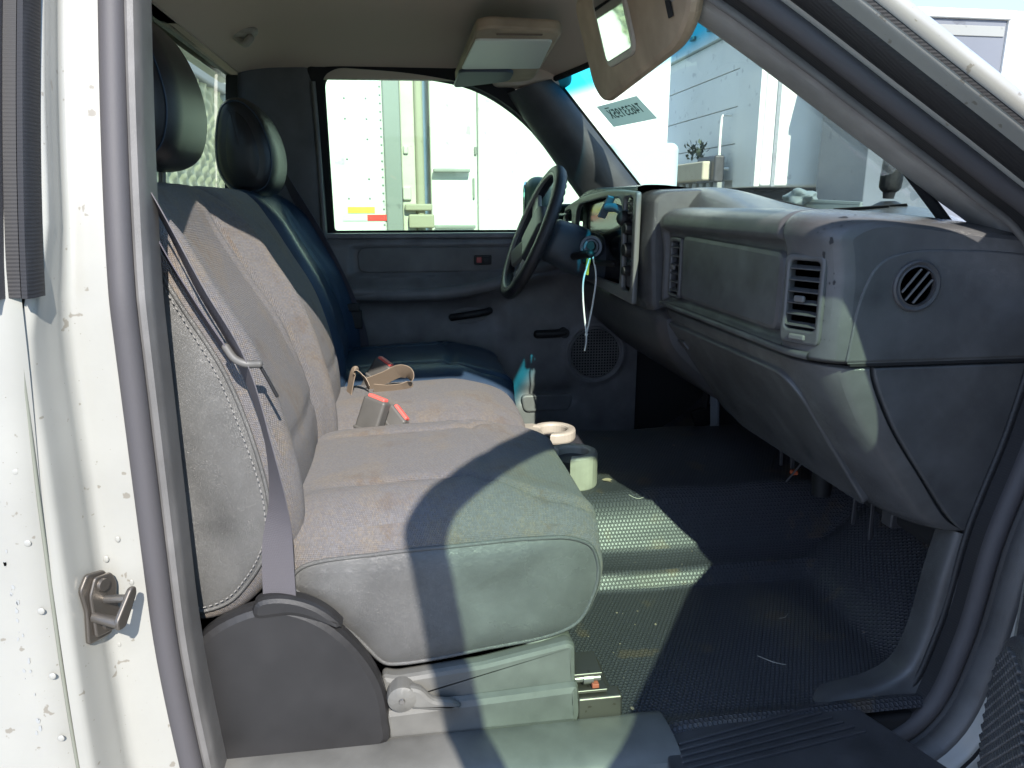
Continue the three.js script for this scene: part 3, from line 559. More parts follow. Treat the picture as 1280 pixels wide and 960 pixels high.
// ---------------------------------------------------------------- dashboard
const dash = thing('dashboard', 'grey grained plastic dashboard with air vents, glove box and rounded passenger end', 'dashboard');
{
  // upper body on the passenger side: overhanging lip, recess for the panel, rounded end
  const up = pad({
    outline: smooth2([[.588, .572], [.587, .60], [.586, .70], [.580, .735], [.576, .755], [.580, .772], [.596, .786], [.63, .792], [.70, .789], [.80, .781], [.92, .762], [.985, .735]], 90).concat([[1.0, .70], [1.0, .572]]),
    closedCurve: false, z0: -.78, z1: -.055, edge: .052, round: .10, bulge: .002, nz: 150,
    warp: (e, P) => [e * sm(.80, .62, P[0]), -.45 * e * sm(.735, .79, P[1]) - .12 * e * sm(.7, .95, P[0]) * sm(.70, .74, P[1])],
    h: (P, N, q) => { const t = (q + 1) / 2, z = lerp(-.78, -.055, t + .35 * 0), f = clamp(-N[0]) * sm(.748, .738, P[1]) * sm(.578, .592, P[1]) * sm(.70, .62, P[0]); return f * -.016 * sm(-.71, -.70, z) * sm(-.150, -.165, z - .0) - .007 * gs(z + .156 + .012 * sm(.70, .80, P[1]), .004) * sm(.74, .752, P[1]) * sm(.75, .66, P[0]); },
  });
  const open = (g, hit) => { const p = g.attributes.position, ix = g.index.array, out = []; for (let i = 0; i < ix.length; i += 3) { const c = V(0, 0, 0); for (let k = 0; k < 3; k++) c.add(V().fromBufferAttribute(p, ix[i + k])); c.divideScalar(3); if (!hit(c)) out.push(ix[i], ix[i + 1], ix[i + 2]); } g.setIndex(out); return g; };
  const inVent = (c) => c.x < .66 && c.y > .607 && c.y < .722 && ((c.z > -.135 && c.z < -.084) || (c.z > -.672 && c.z < -.622));
  const endFace = plateZ(up.seam(1).map((p) => [p.x, p.y]), -.057, .002, 0, [circ(.732, .685, .0305, 32)]);
  part(dash, 'upper_body', [open(up.ribbon, inVent), endFace], mDash);
  const marks = []; for (let k = 0; k < 46; k++) {          // dark scuffs rubbed into the rounded end
    const t = rr1(.955, .985), i = Math.floor(rr1(4, 46)), p = up.at(i, t), a = up.at(i + 1, t).sub(p).normalize(), b = up.at(i, t - .003).sub(p).normalize(), n = a.clone().cross(b).normalize(), big = k < 7 ? 3.2 : 1; if (n.x > 0) n.negate();
    const g = new THREE.CircleGeometry(.0011 * rr1(.4, 1.2) * big, 7), q = g.attributes.position; for (let j = 1; j < q.count; j++) { const f = rr1(.4, 1.3); q.setXY(j, q.getX(j) * f, q.getY(j) * f * rr1(1, 2.2)); }
    g.applyMatrix4(new THREE.Matrix4().makeBasis(b, a, b.clone().cross(a).normalize())); g.translate(p.x + n.x * .0007, p.y + n.y * .0007, p.z + n.z * .0007); g.computeVertexNormals(); marks.push(g); }
  part(dash, 'scuff_marks', marks, mat([.014, .014, .016], .7)).userData.kind = 'stuff';
  part(dash, 'airbag_panel', plateX(roundPoly([[-.597, .602], [-.172, .600], [-.168, .728], [-.597, .737]], [.02, .025, .025, .02]), .607, .02, .009), mDash);
  part(dash, 'ridge', tube([[.585, .580, -.70], [.585, .580, -.5], [.585, .579, -.25], [.588, .578, -.13], [.60, .578, -.09]], .0065, 60, 8), mDash);
  // lower body
  const lo = pad({ outline: smooth2([[.602, .566], [.606, .548], [.645, .472], [.712, .380], [.765, .312], [.80, .290]], 50).concat([[.85, .286], [.95, .285], [.985, .566]]), closedCurve: false, z0: -.80, z1: -.058, edge: .076, round: .11, bulge: -.012, capPow: 40, nz: 60, warp: (e, P) => [e * sm(.95, .85, P[0]), 0] });
  part(dash, 'lower_body', [lo.ribbon, lo.cap1], mDash);
  // glove box door on the sloping face
  const s = V(.165, -.245, 0).normalize(), gv = [-s.x, -s.y, 0];
  part(dash, 'glove_box_door', plate(roundPoly([[-.705, -.012], [-.175, -.012], [-.145, -.05], [-.135, -.285], [-.62, -.285], [-.675, -.15]], [.012, .03, .04, .02, .04, .05]), [.6085, .5510, 0], [0, 0, 1], gv, .0155, .0035), mDash);
  part(dash, 'glove_box_latch', plate(roundPoly([[-.69, -.055], [-.655, -.055], [-.645, -.075], [-.68, -.075]], .004), [.597, .544, 0], [0, 0, 1], gv, .006, .002), mDashDk);
  // end panels facing the door
  part(dash, 'end_panel', plateZ(smooth2([[.684, .564], [.6885, .547], [.7275, .472], [.7945, .380], [.847, .313], [.869, .293]], 24).concat([[.88, .289], [.955, .288], [.975, .40], [.975, .564]]), -.072, .0165, .003), mDash);
  part(dash, 'vent_panel', plateZ(roundPoly([[.636, .5745], [.645, .665], [.668, .722], [.72, .737], [.85, .735], [.96, .722], [.985, .5745]], [.004, .06, .05, .05, .05, .02, .004]), -.064, .0115, .003, [circ(.732, .685, .0325, 32)]), mDash);
  part(dash, 'seam', bar([.645, .5695, -.0585], [.99, .5695, -.0585], .005, .006, .001), mGap);
  const rv = part(dash, 'round_vent', lathe([[.027, -.001], [.0275, .004], [.030, .003], [.0345, .005], [.037, .003], [.0375, -.004]], [.732, .685, -.052], [0, 0, 1], 40), mDashDk);
  for (const k of [-1, 0, 1]) { const d = V(.62, .78, 0), n = V(-.78, .62, 0).multiplyScalar(-k * .0125), L = k ? .0215 : .026; part(rv, 'vent_slat', bar([.732 + n.x - d.x * L, .685 + n.y - d.y * L, -.0495], [.732 + n.x + d.x * L, .685 + n.y + d.y * L, -.0495], .0022, .004, .0008), mTrim); }
  // rectangular vents
  function vent(z0, z1, y0, y1, x, n, wheel, turn = 0) {
    const m = .010, low = wheel ? .022 : m;
    const T = (g) => g.translate(-x, 0, -z0).rotateY(R(turn)).translate(x, 0, z0);
    const v = part(dash, 'air_vent', T(plateX(rect(z0, y0, z1, y1, .012), x + .004, .018, .004, [rect(z0 + m, y0 + low, z1 - m, y1 - m, .007)])), mDash);
    for (let k = 0; k < n; k++) { const y = lerp(y0 + low, y1 - m, (k + .5) / n); part(v, 'vent_slat', T(plate(rect(z0 + m - .001, -.006, z1 - m + .001, .007, .002), [x - .0075, y, 0], [0, 0, 1], [-.93, -.36, 0], .0022, .0008)), mDash); }
    part(v, 'slider', T(box(x - .018, (y0 + y1) / 2 - .004, (z0 + z1) / 2 - .012, x - .011, (y0 + y1) / 2 + .006, (z0 + z1) / 2 + .006, .003)), mTrim);
    if (wheel) part(v, 'thumb_wheel', T(box(x - .0175, y0 + .006, (z0 + z1) / 2 - .016, x - .011, y0 + .015, (z0 + z1) / 2 + .012, .003)), mTrim);
  }
  vent(-.143, -.073, .594, .728, .586, 6, true, 24);
  vent(-.680, -.612, .598, .730, .604, 6, false);
  // top cover, rises over the middle and again at the defroster corner
  const topY = (x, z) => { const b = .786 - .02 * sm(-.16, -.06, z) - .062 * sm(.74, 1.12, x), mid = .052 * sm(-.38, -.80, z) * sm(.60, .70, x) * (1 - .85 * sm(.72, .98, x)), cor = .052 * gs(x - .99, .11) * gs(z + .42, .17); return b + mid + cor; };
  part(dash, 'top_cover', grid(60, 90, (u, v) => { const z = lerp(-1.50, -.062, v), q = (z - ZC) / .67, x1 = .90 + .27 * Math.max(0, 1 - q * q) + .03, x = lerp(.64, x1, u); return V(x, topY(x, z) - .03 * gs(u, .06), z); }), mDash);
  part(dash, 'top_seam', tube([[.80, topY(.80, -.62) + .0005, -.62], [.86, topY(.86, -.56) + .0005, -.56], [.93, topY(.93, -.56) + .0005, -.56], [1.0, topY(1.0, -.62), -.62]], .0018, 30, 5), mGap);
  for (let k = 0; k < 2; k++) part(dash, 'defroster_slot', bar([.86 + k * .035, topY(.86 + k * .035, -.47 + k * .01) + .001, -.49 + k * .01], [.925 + k * .03, topY(.925 + k * .03, -.42) + .001, -.41 + k * .01], .011, .002, .0008), mGap);

  // centre stack side and hood, knee panels to the driver side
  const side = pad({ outline: roundPoly([[.572, .560], [.562, .70], [.566, .815], [.59, .832], [.70, .836], [.74, .57], [.66, .53], [.60, .535]], [.02, .02, .02, .03, .02, .02, .02, .02]), closedCurve: false, z0: -.93, z1: -.752, edge: .020, round: .05, nz: 40, bulge: .001, warp: (e, P) => [e * sm(.66, .60, P[0]), -.3 * e * sm(.80, .83, P[1])] });
  part(dash, 'centre_stack_side', [side.ribbon, side.cap1], mDashUp);
  const hood = []; for (let k = 0; k <= 30; k++) { const z = lerp(-1.53, -.82, k / 30), t = k / 30, y = .785 + .053 * sm(0, .45, t), x = lerp(.538, .556, t); hood.push(smooth2([[x, y - .012], [x - .004, y - .004], [x + .004, y + .003], [x + .05, y + .006], [x + .15, y - .004], [x + .25, y - .02]], 16).map(([a, b]) => V(a, b, z))); }
  part(dash, 'cluster_hood', rings(hood, false), mDashUp);
  const knee = pad({ outline: [[.600, .560], [.582, .548], [.60, .47], [.68, .39], [.76, .33], [.82, .30], [.95, .30], [.95, .55]], z0: -1.5, z1: -.70, edge: .02, round: .06, N: 80, nz: 30 });
  part(dash, 'knee_panel', [knee.ribbon, knee.cap1], mDashDk);
  const hl = rect(-1.505, .700, -1.415, .782, .02), hc = roundPoly([[-1.36, .60], [-.905, .60], [-.905, .812], [-1.05, .818], [-1.36, .795]], [.03, .02, .04, .08, .06]), hr = rect(-.888, .592, -.822, .815, .012);
  const bU = [.02, 0, 1], bO = [.576, 0, 0];
  const bez = part(dash, 'instrument_bezel', plate(roundPoly([[-1.53, .64], [-1.36, .585], [-.80, .562], [-.795, .828], [-1.00, .838], [-1.30, .822], [-1.53, .785]], [.02, .05, .01, .01, .1, .1, .05]), bO, bU, [0, 1, 0], .014, .005, [hl, hc, hr]), mat([.13, .13, .125], .36, { bumpMap: grainT, bumpScale: .0001 }));
  part(bez, 'gauge_lens', plate(rect(-1.37, .59, -.90, .82, .03), [.590, 0, 0], bU, [0, 1, 0], .003, 0), mat([.006, .006, .008], .12));
  for (let k = 0; k < 4; k++) part(bez, 'vent_slat', plate(rect(-1.503, -.004, -1.417, .010, .002), [.545, .712 + k * .019, 0], bU, [-.93, -.3, 0], .003, .001), mDash);
  for (const [y, r] of [[.742, .015], [.690, .017], [.640, .012]]) part(bez, 'control_knob', lathe([[0, .028], [r * .8, .027], [r, .022], [r * 1.1, 0]], [.563, y, -.856], [-1, 0, .1], 20), mBlack);
  part(bez, 'radio_face', box(.556, .665, -.884, .566, .81, -.828, .004), mDashDk);
  part(bez, 'control_panel', box(.556, .597, -.884, .566, .66, -.828, .004), mDashDk);
  for (let k = 0; k < 4; k++) part(bez, 'button', box(.550, .765 + k * .0105, -.875, .558, .772 + k * .0105, -.838, .002), k % 2 ? mTrim : mBlack);
}
// phone clip on the centre vents
{
  const c = thing('vent_phone_clip', 'small blue grey clip on a black arm beside the instrument cluster', 'phone holder');
  part(c, 'clip_plate', bar([.520, .765, -1.005], [.535, .818, -.965], .022, .006, .002), mat([.10, .14, .17], .4));
  part(c, 'arm', capTube([[.528, .79, -.975], [.54, .79, -.94], [.552, .775, -.89]], .011), mat([.08, .16, .22], .35));
  part(c, 'ball_joint', new THREE.SphereGeometry(.019, 16, 12).translate(.545, .765, -.885), mBlack);
}
// ball mount on the dash top
{
  const c = thing('dash_ball_mount', 'black ball-and-socket device mount standing on the dash top behind the pillar', 'device mount');
  part(c, 'foot', lathe([[0, .012], [.014, .012], [.03, .004], [.034, 0]], [.962, .793, -.47], [-.05, 1, .02]), mBlack);
  part(c, 'socket', lathe([[.0, .072], [.014, .071], [.020, .063], [.021, .03], [.0205, .010], [.017, .004], [.012, .0], [.010, -.012]], [.962, .822, -.47], [.05, 1, 0]), mBlack);
  part(c, 'clamp_arm', [bar([.952, .893, -.475], [.943, .945, -.48], .026, .02, .005), new THREE.SphereGeometry(.014, 14, 10).translate(.962, .898, -.47)], mBlack);
}
// sub-dash hardware, pedals
{
  const p = thing('pedal', 'steel grey pedal arm hanging below the dashboard on the driver side', 'pedal');
  part(p, 'arm', bar([.93, .36, -1.17], [.945, .10, -1.16], .03, .012, .003), mat([.20, .22, .25], .45));
  part(p, 'foot_pad', bar([.93, .11, -1.155], [.955, .085, -1.155], .07, .06, .004), mBlack);
  const p2 = thing('pedal', 'black brake pedal pad in the dark driver footwell', 'pedal');
  part(p2, 'arm', bar([1.0, .40, -1.32], [.97, .14, -1.31], .014, .02, .003), mBlack);
  part(p2, 'foot_pad', bar([.965, .15, -1.31], [.985, .09, -1.31], .09, .02, .004), mBlack);
  const h = thing('underdash_duct', 'black duct, brackets and wires hanging under the glove box', 'duct');
  part(h, 'duct', cyl([.86, .34, -.44], [.865, .20, -.44], .024, .019), mBlack);
  part(h, 'bracket', [bar([.84, .33, -.42], [.80, .22, -.47], .004, .004), bar([.87, .33, -.33], [.87, .18, -.33], .008, .004), bar([.87, .33, -.28], [.875, .17, -.28], .008, .004), box(.87, .22, -.25, .90, .30, -.22, .004), bar([.86, .33, -.62], [.87, .20, -.62], .008, .004), bar([.86, .33, -.57], [.87, .21, -.57], .01, .006)], mDashDk);
  part(h, 'connector', box(.855, .205, -.555, .868, .214, -.540, .002), mat([.55, .12, .05], .5));
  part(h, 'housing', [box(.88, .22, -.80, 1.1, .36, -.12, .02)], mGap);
}

// ---------------------------------------------------------------- steering wheel, column, keys
{
  const w = thing('steering_wheel', 'black leather steering wheel with light grey spokes seen edge-on', 'steering wheel');
  const cen = V(.365, .72, -1.165), ax = V(.923, -.385, 0).normalize();       // axis points to the dash
  const q = new THREE.Quaternion().setFromUnitVectors(V(0, 0, 1), ax);
  const put = (g) => { g.applyQuaternion(q); g.translate(cen.x, cen.y, cen.z); return g; };
  const rim = new THREE.TorusGeometry(.181, .0165, 18, 90); { const p = rim.attributes.position; for (let i = 0; i < p.count; i++) { const a = Math.atan2(p.getY(i), p.getX(i)), r = Math.hypot(p.getX(i), p.getY(i)) - .181; if (p.getZ(i) > 0) p.setZ(i, p.getZ(i) * (1 + .12 * Math.sin(a * 44))); } rim.computeVertexNormals(); }
  part(w, 'rim', put(rim), mat([.018, .018, .022], .38, { bumpMap: grainT, bumpScale: .0003 }));
  const spokeM = mat([.20, .20, .185], .36);
  for (const a of [12, 168, 235, 305]) { const c = Math.cos(R(a)), s = Math.sin(R(a)); part(w, 'spoke', put(bar([c * .05, s * .05, .012], [c * .178, s * .178, 0], .05, .014, .005)), spokeM); }
  part(w, 'hub', put(new RoundedBoxGeometry(.15, .13, .05, 4, .02).translate(0, 0, .015)), mat([.04, .04, .046], .45));
  part(w, 'rim_insert', put(new THREE.TorusGeometry(.170, .006, 8, 80).translate(0, 0, -.010)), spokeM);
  const c = thing('steering_column', 'dark plastic steering column shroud with stalk and ignition lock', 'steering column');
  const sec = (t, rx, ry) => Array.from({ length: 28 }, (_, i) => { const a = i / 28 * 2 * Math.PI, p = cen.clone().addScaledVector(ax, t), u = V(.385, .923, 0), k = Math.pow(Math.abs(Math.cos(a)), .7) * Math.sign(Math.cos(a)), m = Math.pow(Math.abs(Math.sin(a)), .7) * Math.sign(Math.sin(a)); return p.addScaledVector(u, ry * m + .004).add(V(0, 0, rx * k)); });
  part(c, 'shroud', rings([sec(.035, .001, .001), sec(.035, .055, .05), sec(.06, .068, .062), sec(.12, .066, .068), sec(.19, .060, .066), sec(.27, .05, .05), sec(.36, .05, .05)]), mat([.035, .045, .06], .42, { bumpMap: grainT, bumpScale: .0001 }));
  const lock = V(.515, .685, -1.083);
  part(c, 'ignition_lock', lathe([[0, .016], [.012, .016], [.0135, .010], [.020, .010], [.023, .004], [.030, .004], [.032, -.006], [.033, -.03]], lock.toArray(), [-.35, .12, 1]), mat([.05, .075, .095], .34));
  part(c, 'stalk', capTube([[.47, .66, -1.09], [.485, .668, -1.04], [.492, .672, -1.0]], .011), mBlack);
  part(c, 'tilt_lever', capTube([[.50, .645, -1.09], [.53, .645, -1.04], [.555, .645, -1.0]], .008), mBlack);
  const k = thing('key', 'yellow tagged key hanging from the ignition lock', 'key');
  part(k, 'key_head', lathe([[0, .004], [.011, .004], [.013, 0], [.011, -.004], [0, -.004]], [.508, .69, -1.055], [-.5, .1, 1]), mBlack);
  part(k, 'blade', bar([.508, .69, -1.06], [.512, .688, -1.083], .006, .002), mSteel);
  part(k, 'tag', bar([.502, .655, -1.055], [.497, .612, -1.058], .013, .004, .001), mat([.62, .46, .06], .5));
  const z = thing('cable_tie', 'white plastic cable tie loop dangling from the key below the column', 'cable tie');
  part(z, 'loop', [tube([[.508, .672, -1.05], [.49, .60, -1.06], [.492, .55, -1.07], [.503, .47, -1.08], [.508, .445, -1.085]], .0026, 50, 6), tube([[.510, .672, -1.052], [.522, .61, -1.05], [.52, .54, -1.065], [.512, .47, -1.078], [.508, .445, -1.085]], .0026, 50, 6)], mCable);
  part(z, 'tail', [tube([[.508, .447, -1.085], [.508, .42, -1.085], [.505, .395, -1.088]], .0024, 12, 6), box(.504, .438, -1.089, .512, .446, -1.081, .002)], mCable);
}

// ---------------------------------------------------------------- driver door
const winPts = [[-.225, .705], [-.22, 1.17], [-.17, 1.197], [.05, 1.188], [.24, 1.160], [.375, 1.090], [.50, .98], [.594, .891], [.70, .775], [.725, .705]];
{
  const d = thing('car_door', 'closed driver door with dark grey panel, armrest, speaker and window', 'car door');
  const ln = (y) => .13 * Math.pow(clamp((y - .70) / .5), 1.3);
  const tilt = (g) => { const p = g.attributes.position; for (let i = 0; i < p.count; i++) { const y = p.getY(i); p.setZ(i, p.getZ(i) + ln(y)); } g.computeVertexNormals(); return g; };
  const wo = roundPoly(winPts, [.02, .05, .05, .1, .1, .1, .1, .1, .05, .02], 6);
  const outer = roundPoly([[-.262, .70], [-.258, 1.20], [-.19, 1.232], [.06, 1.226], [.27, 1.196], [.41, 1.118], [.53, 1.008], [.63, .91], [.745, .785], [.78, .70]], [.01, .06, .05, .1, .1, .1, .1, .1, .05, .01], 6);
  part(d, 'window_frame', tilt(plateZ(outer, -1.66, .075, .008, [wo])), mGap);
  part(d, 'window_seal', tilt(tube(wo.map(([x, y]) => [x, y, -1.60]), .006, 160, 6, true)), mBlack);
  part(d, 'window_glass', tilt(plateZ(wo, -1.632, .004, 0)), mGlassG);
  // inner panel, sculpted sheet
  const sh = (x, y) => {
    let z = -1.545;
    z += .018 * sm(.705, .66, y);                                                    // belt roll
    const ins = sm(-.17, -.15, x) * sm(.70, .66, x) * sm(.672, .662, y) * sm(.572, .582, y); z -= .012 * ins;
    const ay = .525 + .02 * sm(.1, .4, x) + .05 * sm(.3, .55, x); z += .055 * gs(y - ay, .035) * sm(-.22, -.16, x) * sm(.60, .40, x);
    z += .012 * sm(.50, .42, y) * sm(.30, .36, x) * 1.0;
    z -= .022 * gs(Math.hypot((x - .215) / 1.0, (y - .435) * 2.0), .085);
    z += .010 * gs(Math.hypot(x - .648, y - .30) - .10, .012);
    z -= .02 * gs((y - .16) , .03) * sm(.36, .40, x) * sm(.60, .56, x);
    return z;
  };
  part(d, 'inner_panel', [grid(130, 100, (u, v) => { const x = lerp(-.255, .80, u), y = lerp(-.02, .705, v); return V(x, y, sh(x, y)); }), box(-.255, .69, -1.66, .80, .708, -1.53, .006)], mDoor);
  part(d, 'insert_panel', plateZ(roundPoly([[-.14, .582], [.40, .582], [.62, .60], [.62, .66], [-.14, .664]], [.03, .03, .02, .02, .03]), -1.549, .018, .005), mTrim);
  part(d, 'armrest', [tube([[-.16, .515, -1.50], [0, .515, -1.485], [.15, .52, -1.48], [.30, .545, -1.485], [.42, .585, -1.50], [.52, .61, -1.53]], .022, 60, 12)], mDoor);
  const sw = part(d, 'switch_plate', plateZ(rect(.235, .605, .293, .636, .006), -1.532, .007, .002), mBlack);
  part(sw, 'lock_switch', box(.243, .612, -1.527, .26, .63, -1.521, .002), mat([.35, .05, .05], .4));
  part(sw, 'window_switch', box(.264, .612, -1.527, .286, .63, -1.521, .002), mBlack);
  const hd = part(d, 'door_handle', capTube([[.16, .433, -1.525], [.20, .44, -1.51], [.27, .45, -1.512], [.285, .452, -1.53]], .012), mBlack);
  part(hd, 'handle_bezel', plateZ(roundPoly([[.12, .405], [.24, .41], [.315, .44], [.315, .485], [.22, .488], [.14, .45]], .02), -1.552, .012, .003), mDoor);
  part(d, 'crank_handle', [capTube([[.445, .372, -1.505], [.50, .374, -1.50], [.535, .376, -1.50]], .014), cyl([.535, .376, -1.54], [.535, .376, -1.488], .017)], mBlack);
  const sp = part(d, 'speaker_rim', lathe([[.082, .0], [.086, .010], [.092, .011], [.096, .004], [.098, -.01]], [.648, .30, -1.515], [0, 0, 1], 48), mDoor);
  part(sp, 'speaker_cone', lathe([[0, .0], [.05, .001], [.085, .003]], [.648, .30, -1.5125], [0, 0, 1], 40), mGap);
  const gr = []; for (let k = -8; k <= 8; k++) { const y = k * .0098, l = Math.sqrt(Math.max(0, .083 * .083 - y * y)); gr.push(bar([.648 - l, .30 + y, -1.5065], [.648 + l, .30 + y, -1.5065], .0046, .003, .001)); gr.push(bar([.648 + y, .30 - l, -1.507], [.648 + y, .30 + l, -1.507], .0036, .003, .001)); }
  part(sp, 'speaker_grille', gr, mTrim);
  part(d, 'map_pocket', plateZ(roundPoly([[.40, .10], [.56, .10], [.575, .16], [.39, .16]], .02), -1.53, .025, .006), mDoor);
  part(d, 'outer_skin', box(-.26, -.25, -1.70, .95, .70, -1.66, .02), mPaint);
  const mi = thing('side_mirror', 'driver side door mirror housing seen through the window glass', 'mirror');
  const mp = (g) => g.rotateY(R(-24)).translate(.525, .80, -1.86);
  part(mi, 'housing', mp(new RoundedBoxGeometry(.09, .19, .24, 6, .042)), mat([.09, .10, .10], .4));
  part(mi, 'mirror_glass', mp(plateX(rect(-.105, -.08, .105, .08, .04), -.040, .008, .002)), mMirror);
  part(mi, 'arm', box(.54, .74, -1.78, .66, .80, -1.66, .015), mBlack);
}

// ---------------------------------------------------------------- visors, hook
{
  const v = thing('sun_visor', 'beige passenger sun visor folded down with vanity mirror in a raised frame', 'sun visor');
  const U = [.02, 0, 1], W = [-.29, 1, 0];
  const O = [.428, 1.005, 0];
  part(v, 'body', plate(roundPoly([[-.60, .02], [-.555, -.012], [-.16, .018], [-.085, .06], [-.085, .185], [-.60, .185]], [.03, .04, .06, .04, .02, .03]), O, U, W, .024, .01), mBeige);
  const m = part(v, 'mirror_frame', plate(rect(-.475, .04, -.315, .168, .03), [.4155, 1.001, 0], U, W, .016, .004, [rect(-.462, .054, -.328, .155, .012)]), mBeigeHard);
  part(m, 'mirror', plate(rect(-.464, .052, -.326, .157, .012), [.405, .998, 0], U, W, .005, 0), mMirror);
  part(v, 'pivot_rod', capTube([[.40, 1.185, -.62], [.402, 1.187, -.30], [.405, 1.185, -.09]], .006), mBeigeHard);
  part(v, 'label_tag', plate(rect(-.165, .055, -.15, .095, .002), [.403, 1.0, 0], U, W, .003, .001), mGap);
  const d = thing('sun_visor', 'driver sun visor stowed under the headliner with bounce light painted pale on its underside and slotted edge', 'sun visor');
  const U2 = [.03, .09, 1], W2 = [1, .02, 0];
  part(d, 'body', plate(roundPoly([[-1.40, .19], [-.915, .195], [-.895, .22], [-.915, .40], [-1.37, .42]], [.05, .03, .02, .03, .05]), [.02, 1.262, 0], U2, W2, .03, .008), mBeige);
  part(d, 'underside_bounce', plate(roundPoly([[-1.22, .194], [-.965, .20], [-.965, .385], [-1.21, .405]], .012), [.02, 1.2575, 0], U2, W2, .005, .001), mat([.62, .62, .56], .3));  // bounce light on the beige underside, painted as a pale sheet
  part(d, 'dark_far_end', plate(roundPoly([[-1.41, .19], [-1.225, .188], [-1.225, .34], [-1.33, .345]], .03), [.02, 1.253, 0], U2, W2, .01, .003), mat([.035, .04, .06], .5));  // dark piece over the far end of the underside
  part(d, 'edge_slot', bar([.235, 1.1865, -.925], [.345, 1.1885, -.925], .012, .006, .003), mat([.12, .085, .06], .7));
  const h = thing('coat_hook', 'small grey plastic coat hook on the headliner near the rear window', 'hook');
  part(h, 'base', new THREE.SphereGeometry(.04, 20, 12).scale(1.15, .5, .8).translate(-.375, 1.212, -1.12), mBeigeHard);
  part(h, 'hook', capTube([[-.385, 1.200, -1.12], [-.36, 1.180, -1.105], [-.345, 1.192, -1.10]], .009), mBeigeHard);
}
// sticker on the windshield, printed to be read from outside
{
  const cv = document.createElement('canvas'); cv.width = 512; cv.height = 320; const c = cv.getContext('2d');
  c.fillStyle = '#a9bdb4'; c.fillRect(0, 0, 512, 320); c.fillStyle = '#16302a';
  c.save(); c.translate(256, 205); c.scale(.66, 1.5); c.font = 'bold 118px sans-serif'; c.textAlign = 'center'; c.fillText('T4633195X', 0, 0); c.restore();
  c.fillRect(395, 45, 50, 14); c.font = '16px sans-serif'; c.fillStyle = '#3a554c';
  const t = new THREE.CanvasTexture(cv); t.colorSpace = THREE.SRGBColorSpace;
  const z0 = -1.375, z1 = -1.185, b0 = .665, b1 = .795, g = grid(8, 6, (u, v) => { const p = wsP(lerp(z0, z1, u), lerp(b0, b1, v)); return V(p.x - .004, p.y - .003, p.z); });
  const uv = []; for (let j = 0; j <= 6; j++) for (let i = 0; i <= 8; i++) uv.push(1 - i / 8, j / 6);
  g.setAttribute('uv', new THREE.Float32BufferAttribute(uv, 2));
  const s = part(null, 'windshield_sticker', g, mat([1, 1, 1], .9, { map: t, transmission: .45, thickness: 0 }), true);
  s.userData = { label: 'pale green lot number sticker on the windshield, lettering reversed from inside', category: 'sticker' }; scene.add(s);
}
// wiper and rag at the base of the windshield
{
  const w = thing('wiper', 'windshield wiper arm resting along the base of the windshield', 'wiper');
  part(w, 'blade', [bar([1.125, .798, -1.24], [1.185, .788, -.90], .012, .018, .003), bar([1.13, .812, -1.20], [1.185, .800, -.90], .008, .01, .002)], mat([.16, .19, .18], .6));
  const r = thing('rag', 'crumpled grey green rag lying on the wiper outside the windshield', 'rag');
  const g = new THREE.IcosahedronGeometry(.05, 4), p = g.attributes.position; for (let i = 0; i < p.count; i++) { const a = V().fromBufferAttribute(p, i), n = 1 + .35 * Math.sin(a.x * 60 + a.z * 40) * Math.sin(a.y * 70 + 1) + .25 * Math.sin(a.z * 90); p.setXYZ(i, a.x * n * .7, a.y * n * .42, a.z * n * 1.25); }
  part(r, 'cloth', crease(mergeVertices(g).translate(1.135, .818, -1.12), 60), mat([.14, .17, .17], .9));
}

// ---------------------------------------------------------------- striker on the jamb
{
  const s = thing('door_striker', 'worn steel door striker with pin loop bolted to the white jamb', 'striker');
  const O = V(-.388, .322, .036);
  const loc = (g) => { g.rotateY(R(-26)); g.translate(O.x, O.y, O.z); return g; };
  part(s, 'plate', [loc(plate(roundPoly([[-.022, -.042], [.012, -.046], [.020, -.03], [.016, -.012], [.020, .012], [.016, .040], [-.010, .046], [-.022, .03], [-.018, 0]], .005), [.002, 0, 0], [0, 0, -1], [0, 1, 0], .006, .002)), loc(plate(roundPoly([[-.014, -.036], [.018, -.040], [.026, -.026], [.022, 0], [.026, .02], [.02, .036], [-.004, .040], [-.014, .02]], .005), [.008, 0, 0], [0, 0, -1], [0, 1, 0], .005, .002))], mSteelDk);
  for (const y of [-.026, .027]) part(s, 'bolt', loc(cyl([.012, y, -.004], [.017, y, -.004], .0085, .0075, 20)), mSteelDk);
  part(s, 'pin', loc(cyl([.012, .006, -.006], [.05, .014, -.006], .005)), mSteel);
  part(s, 'pin', loc(cyl([.012, -.008, .012], [.05, -.010, .012], .0065)), mSteelDk);
  part(s, 'pin_bridge', loc(plate(roundPoly([[-.018, -.017], [-.006, -.017], [.016, .016], [.016, .026], [.008, .026], [-.018, -.005]], .004), [.046, 0, 0], [0, 0, -1], [0, 1, 0], .007, .002)), mSteelDk);
}

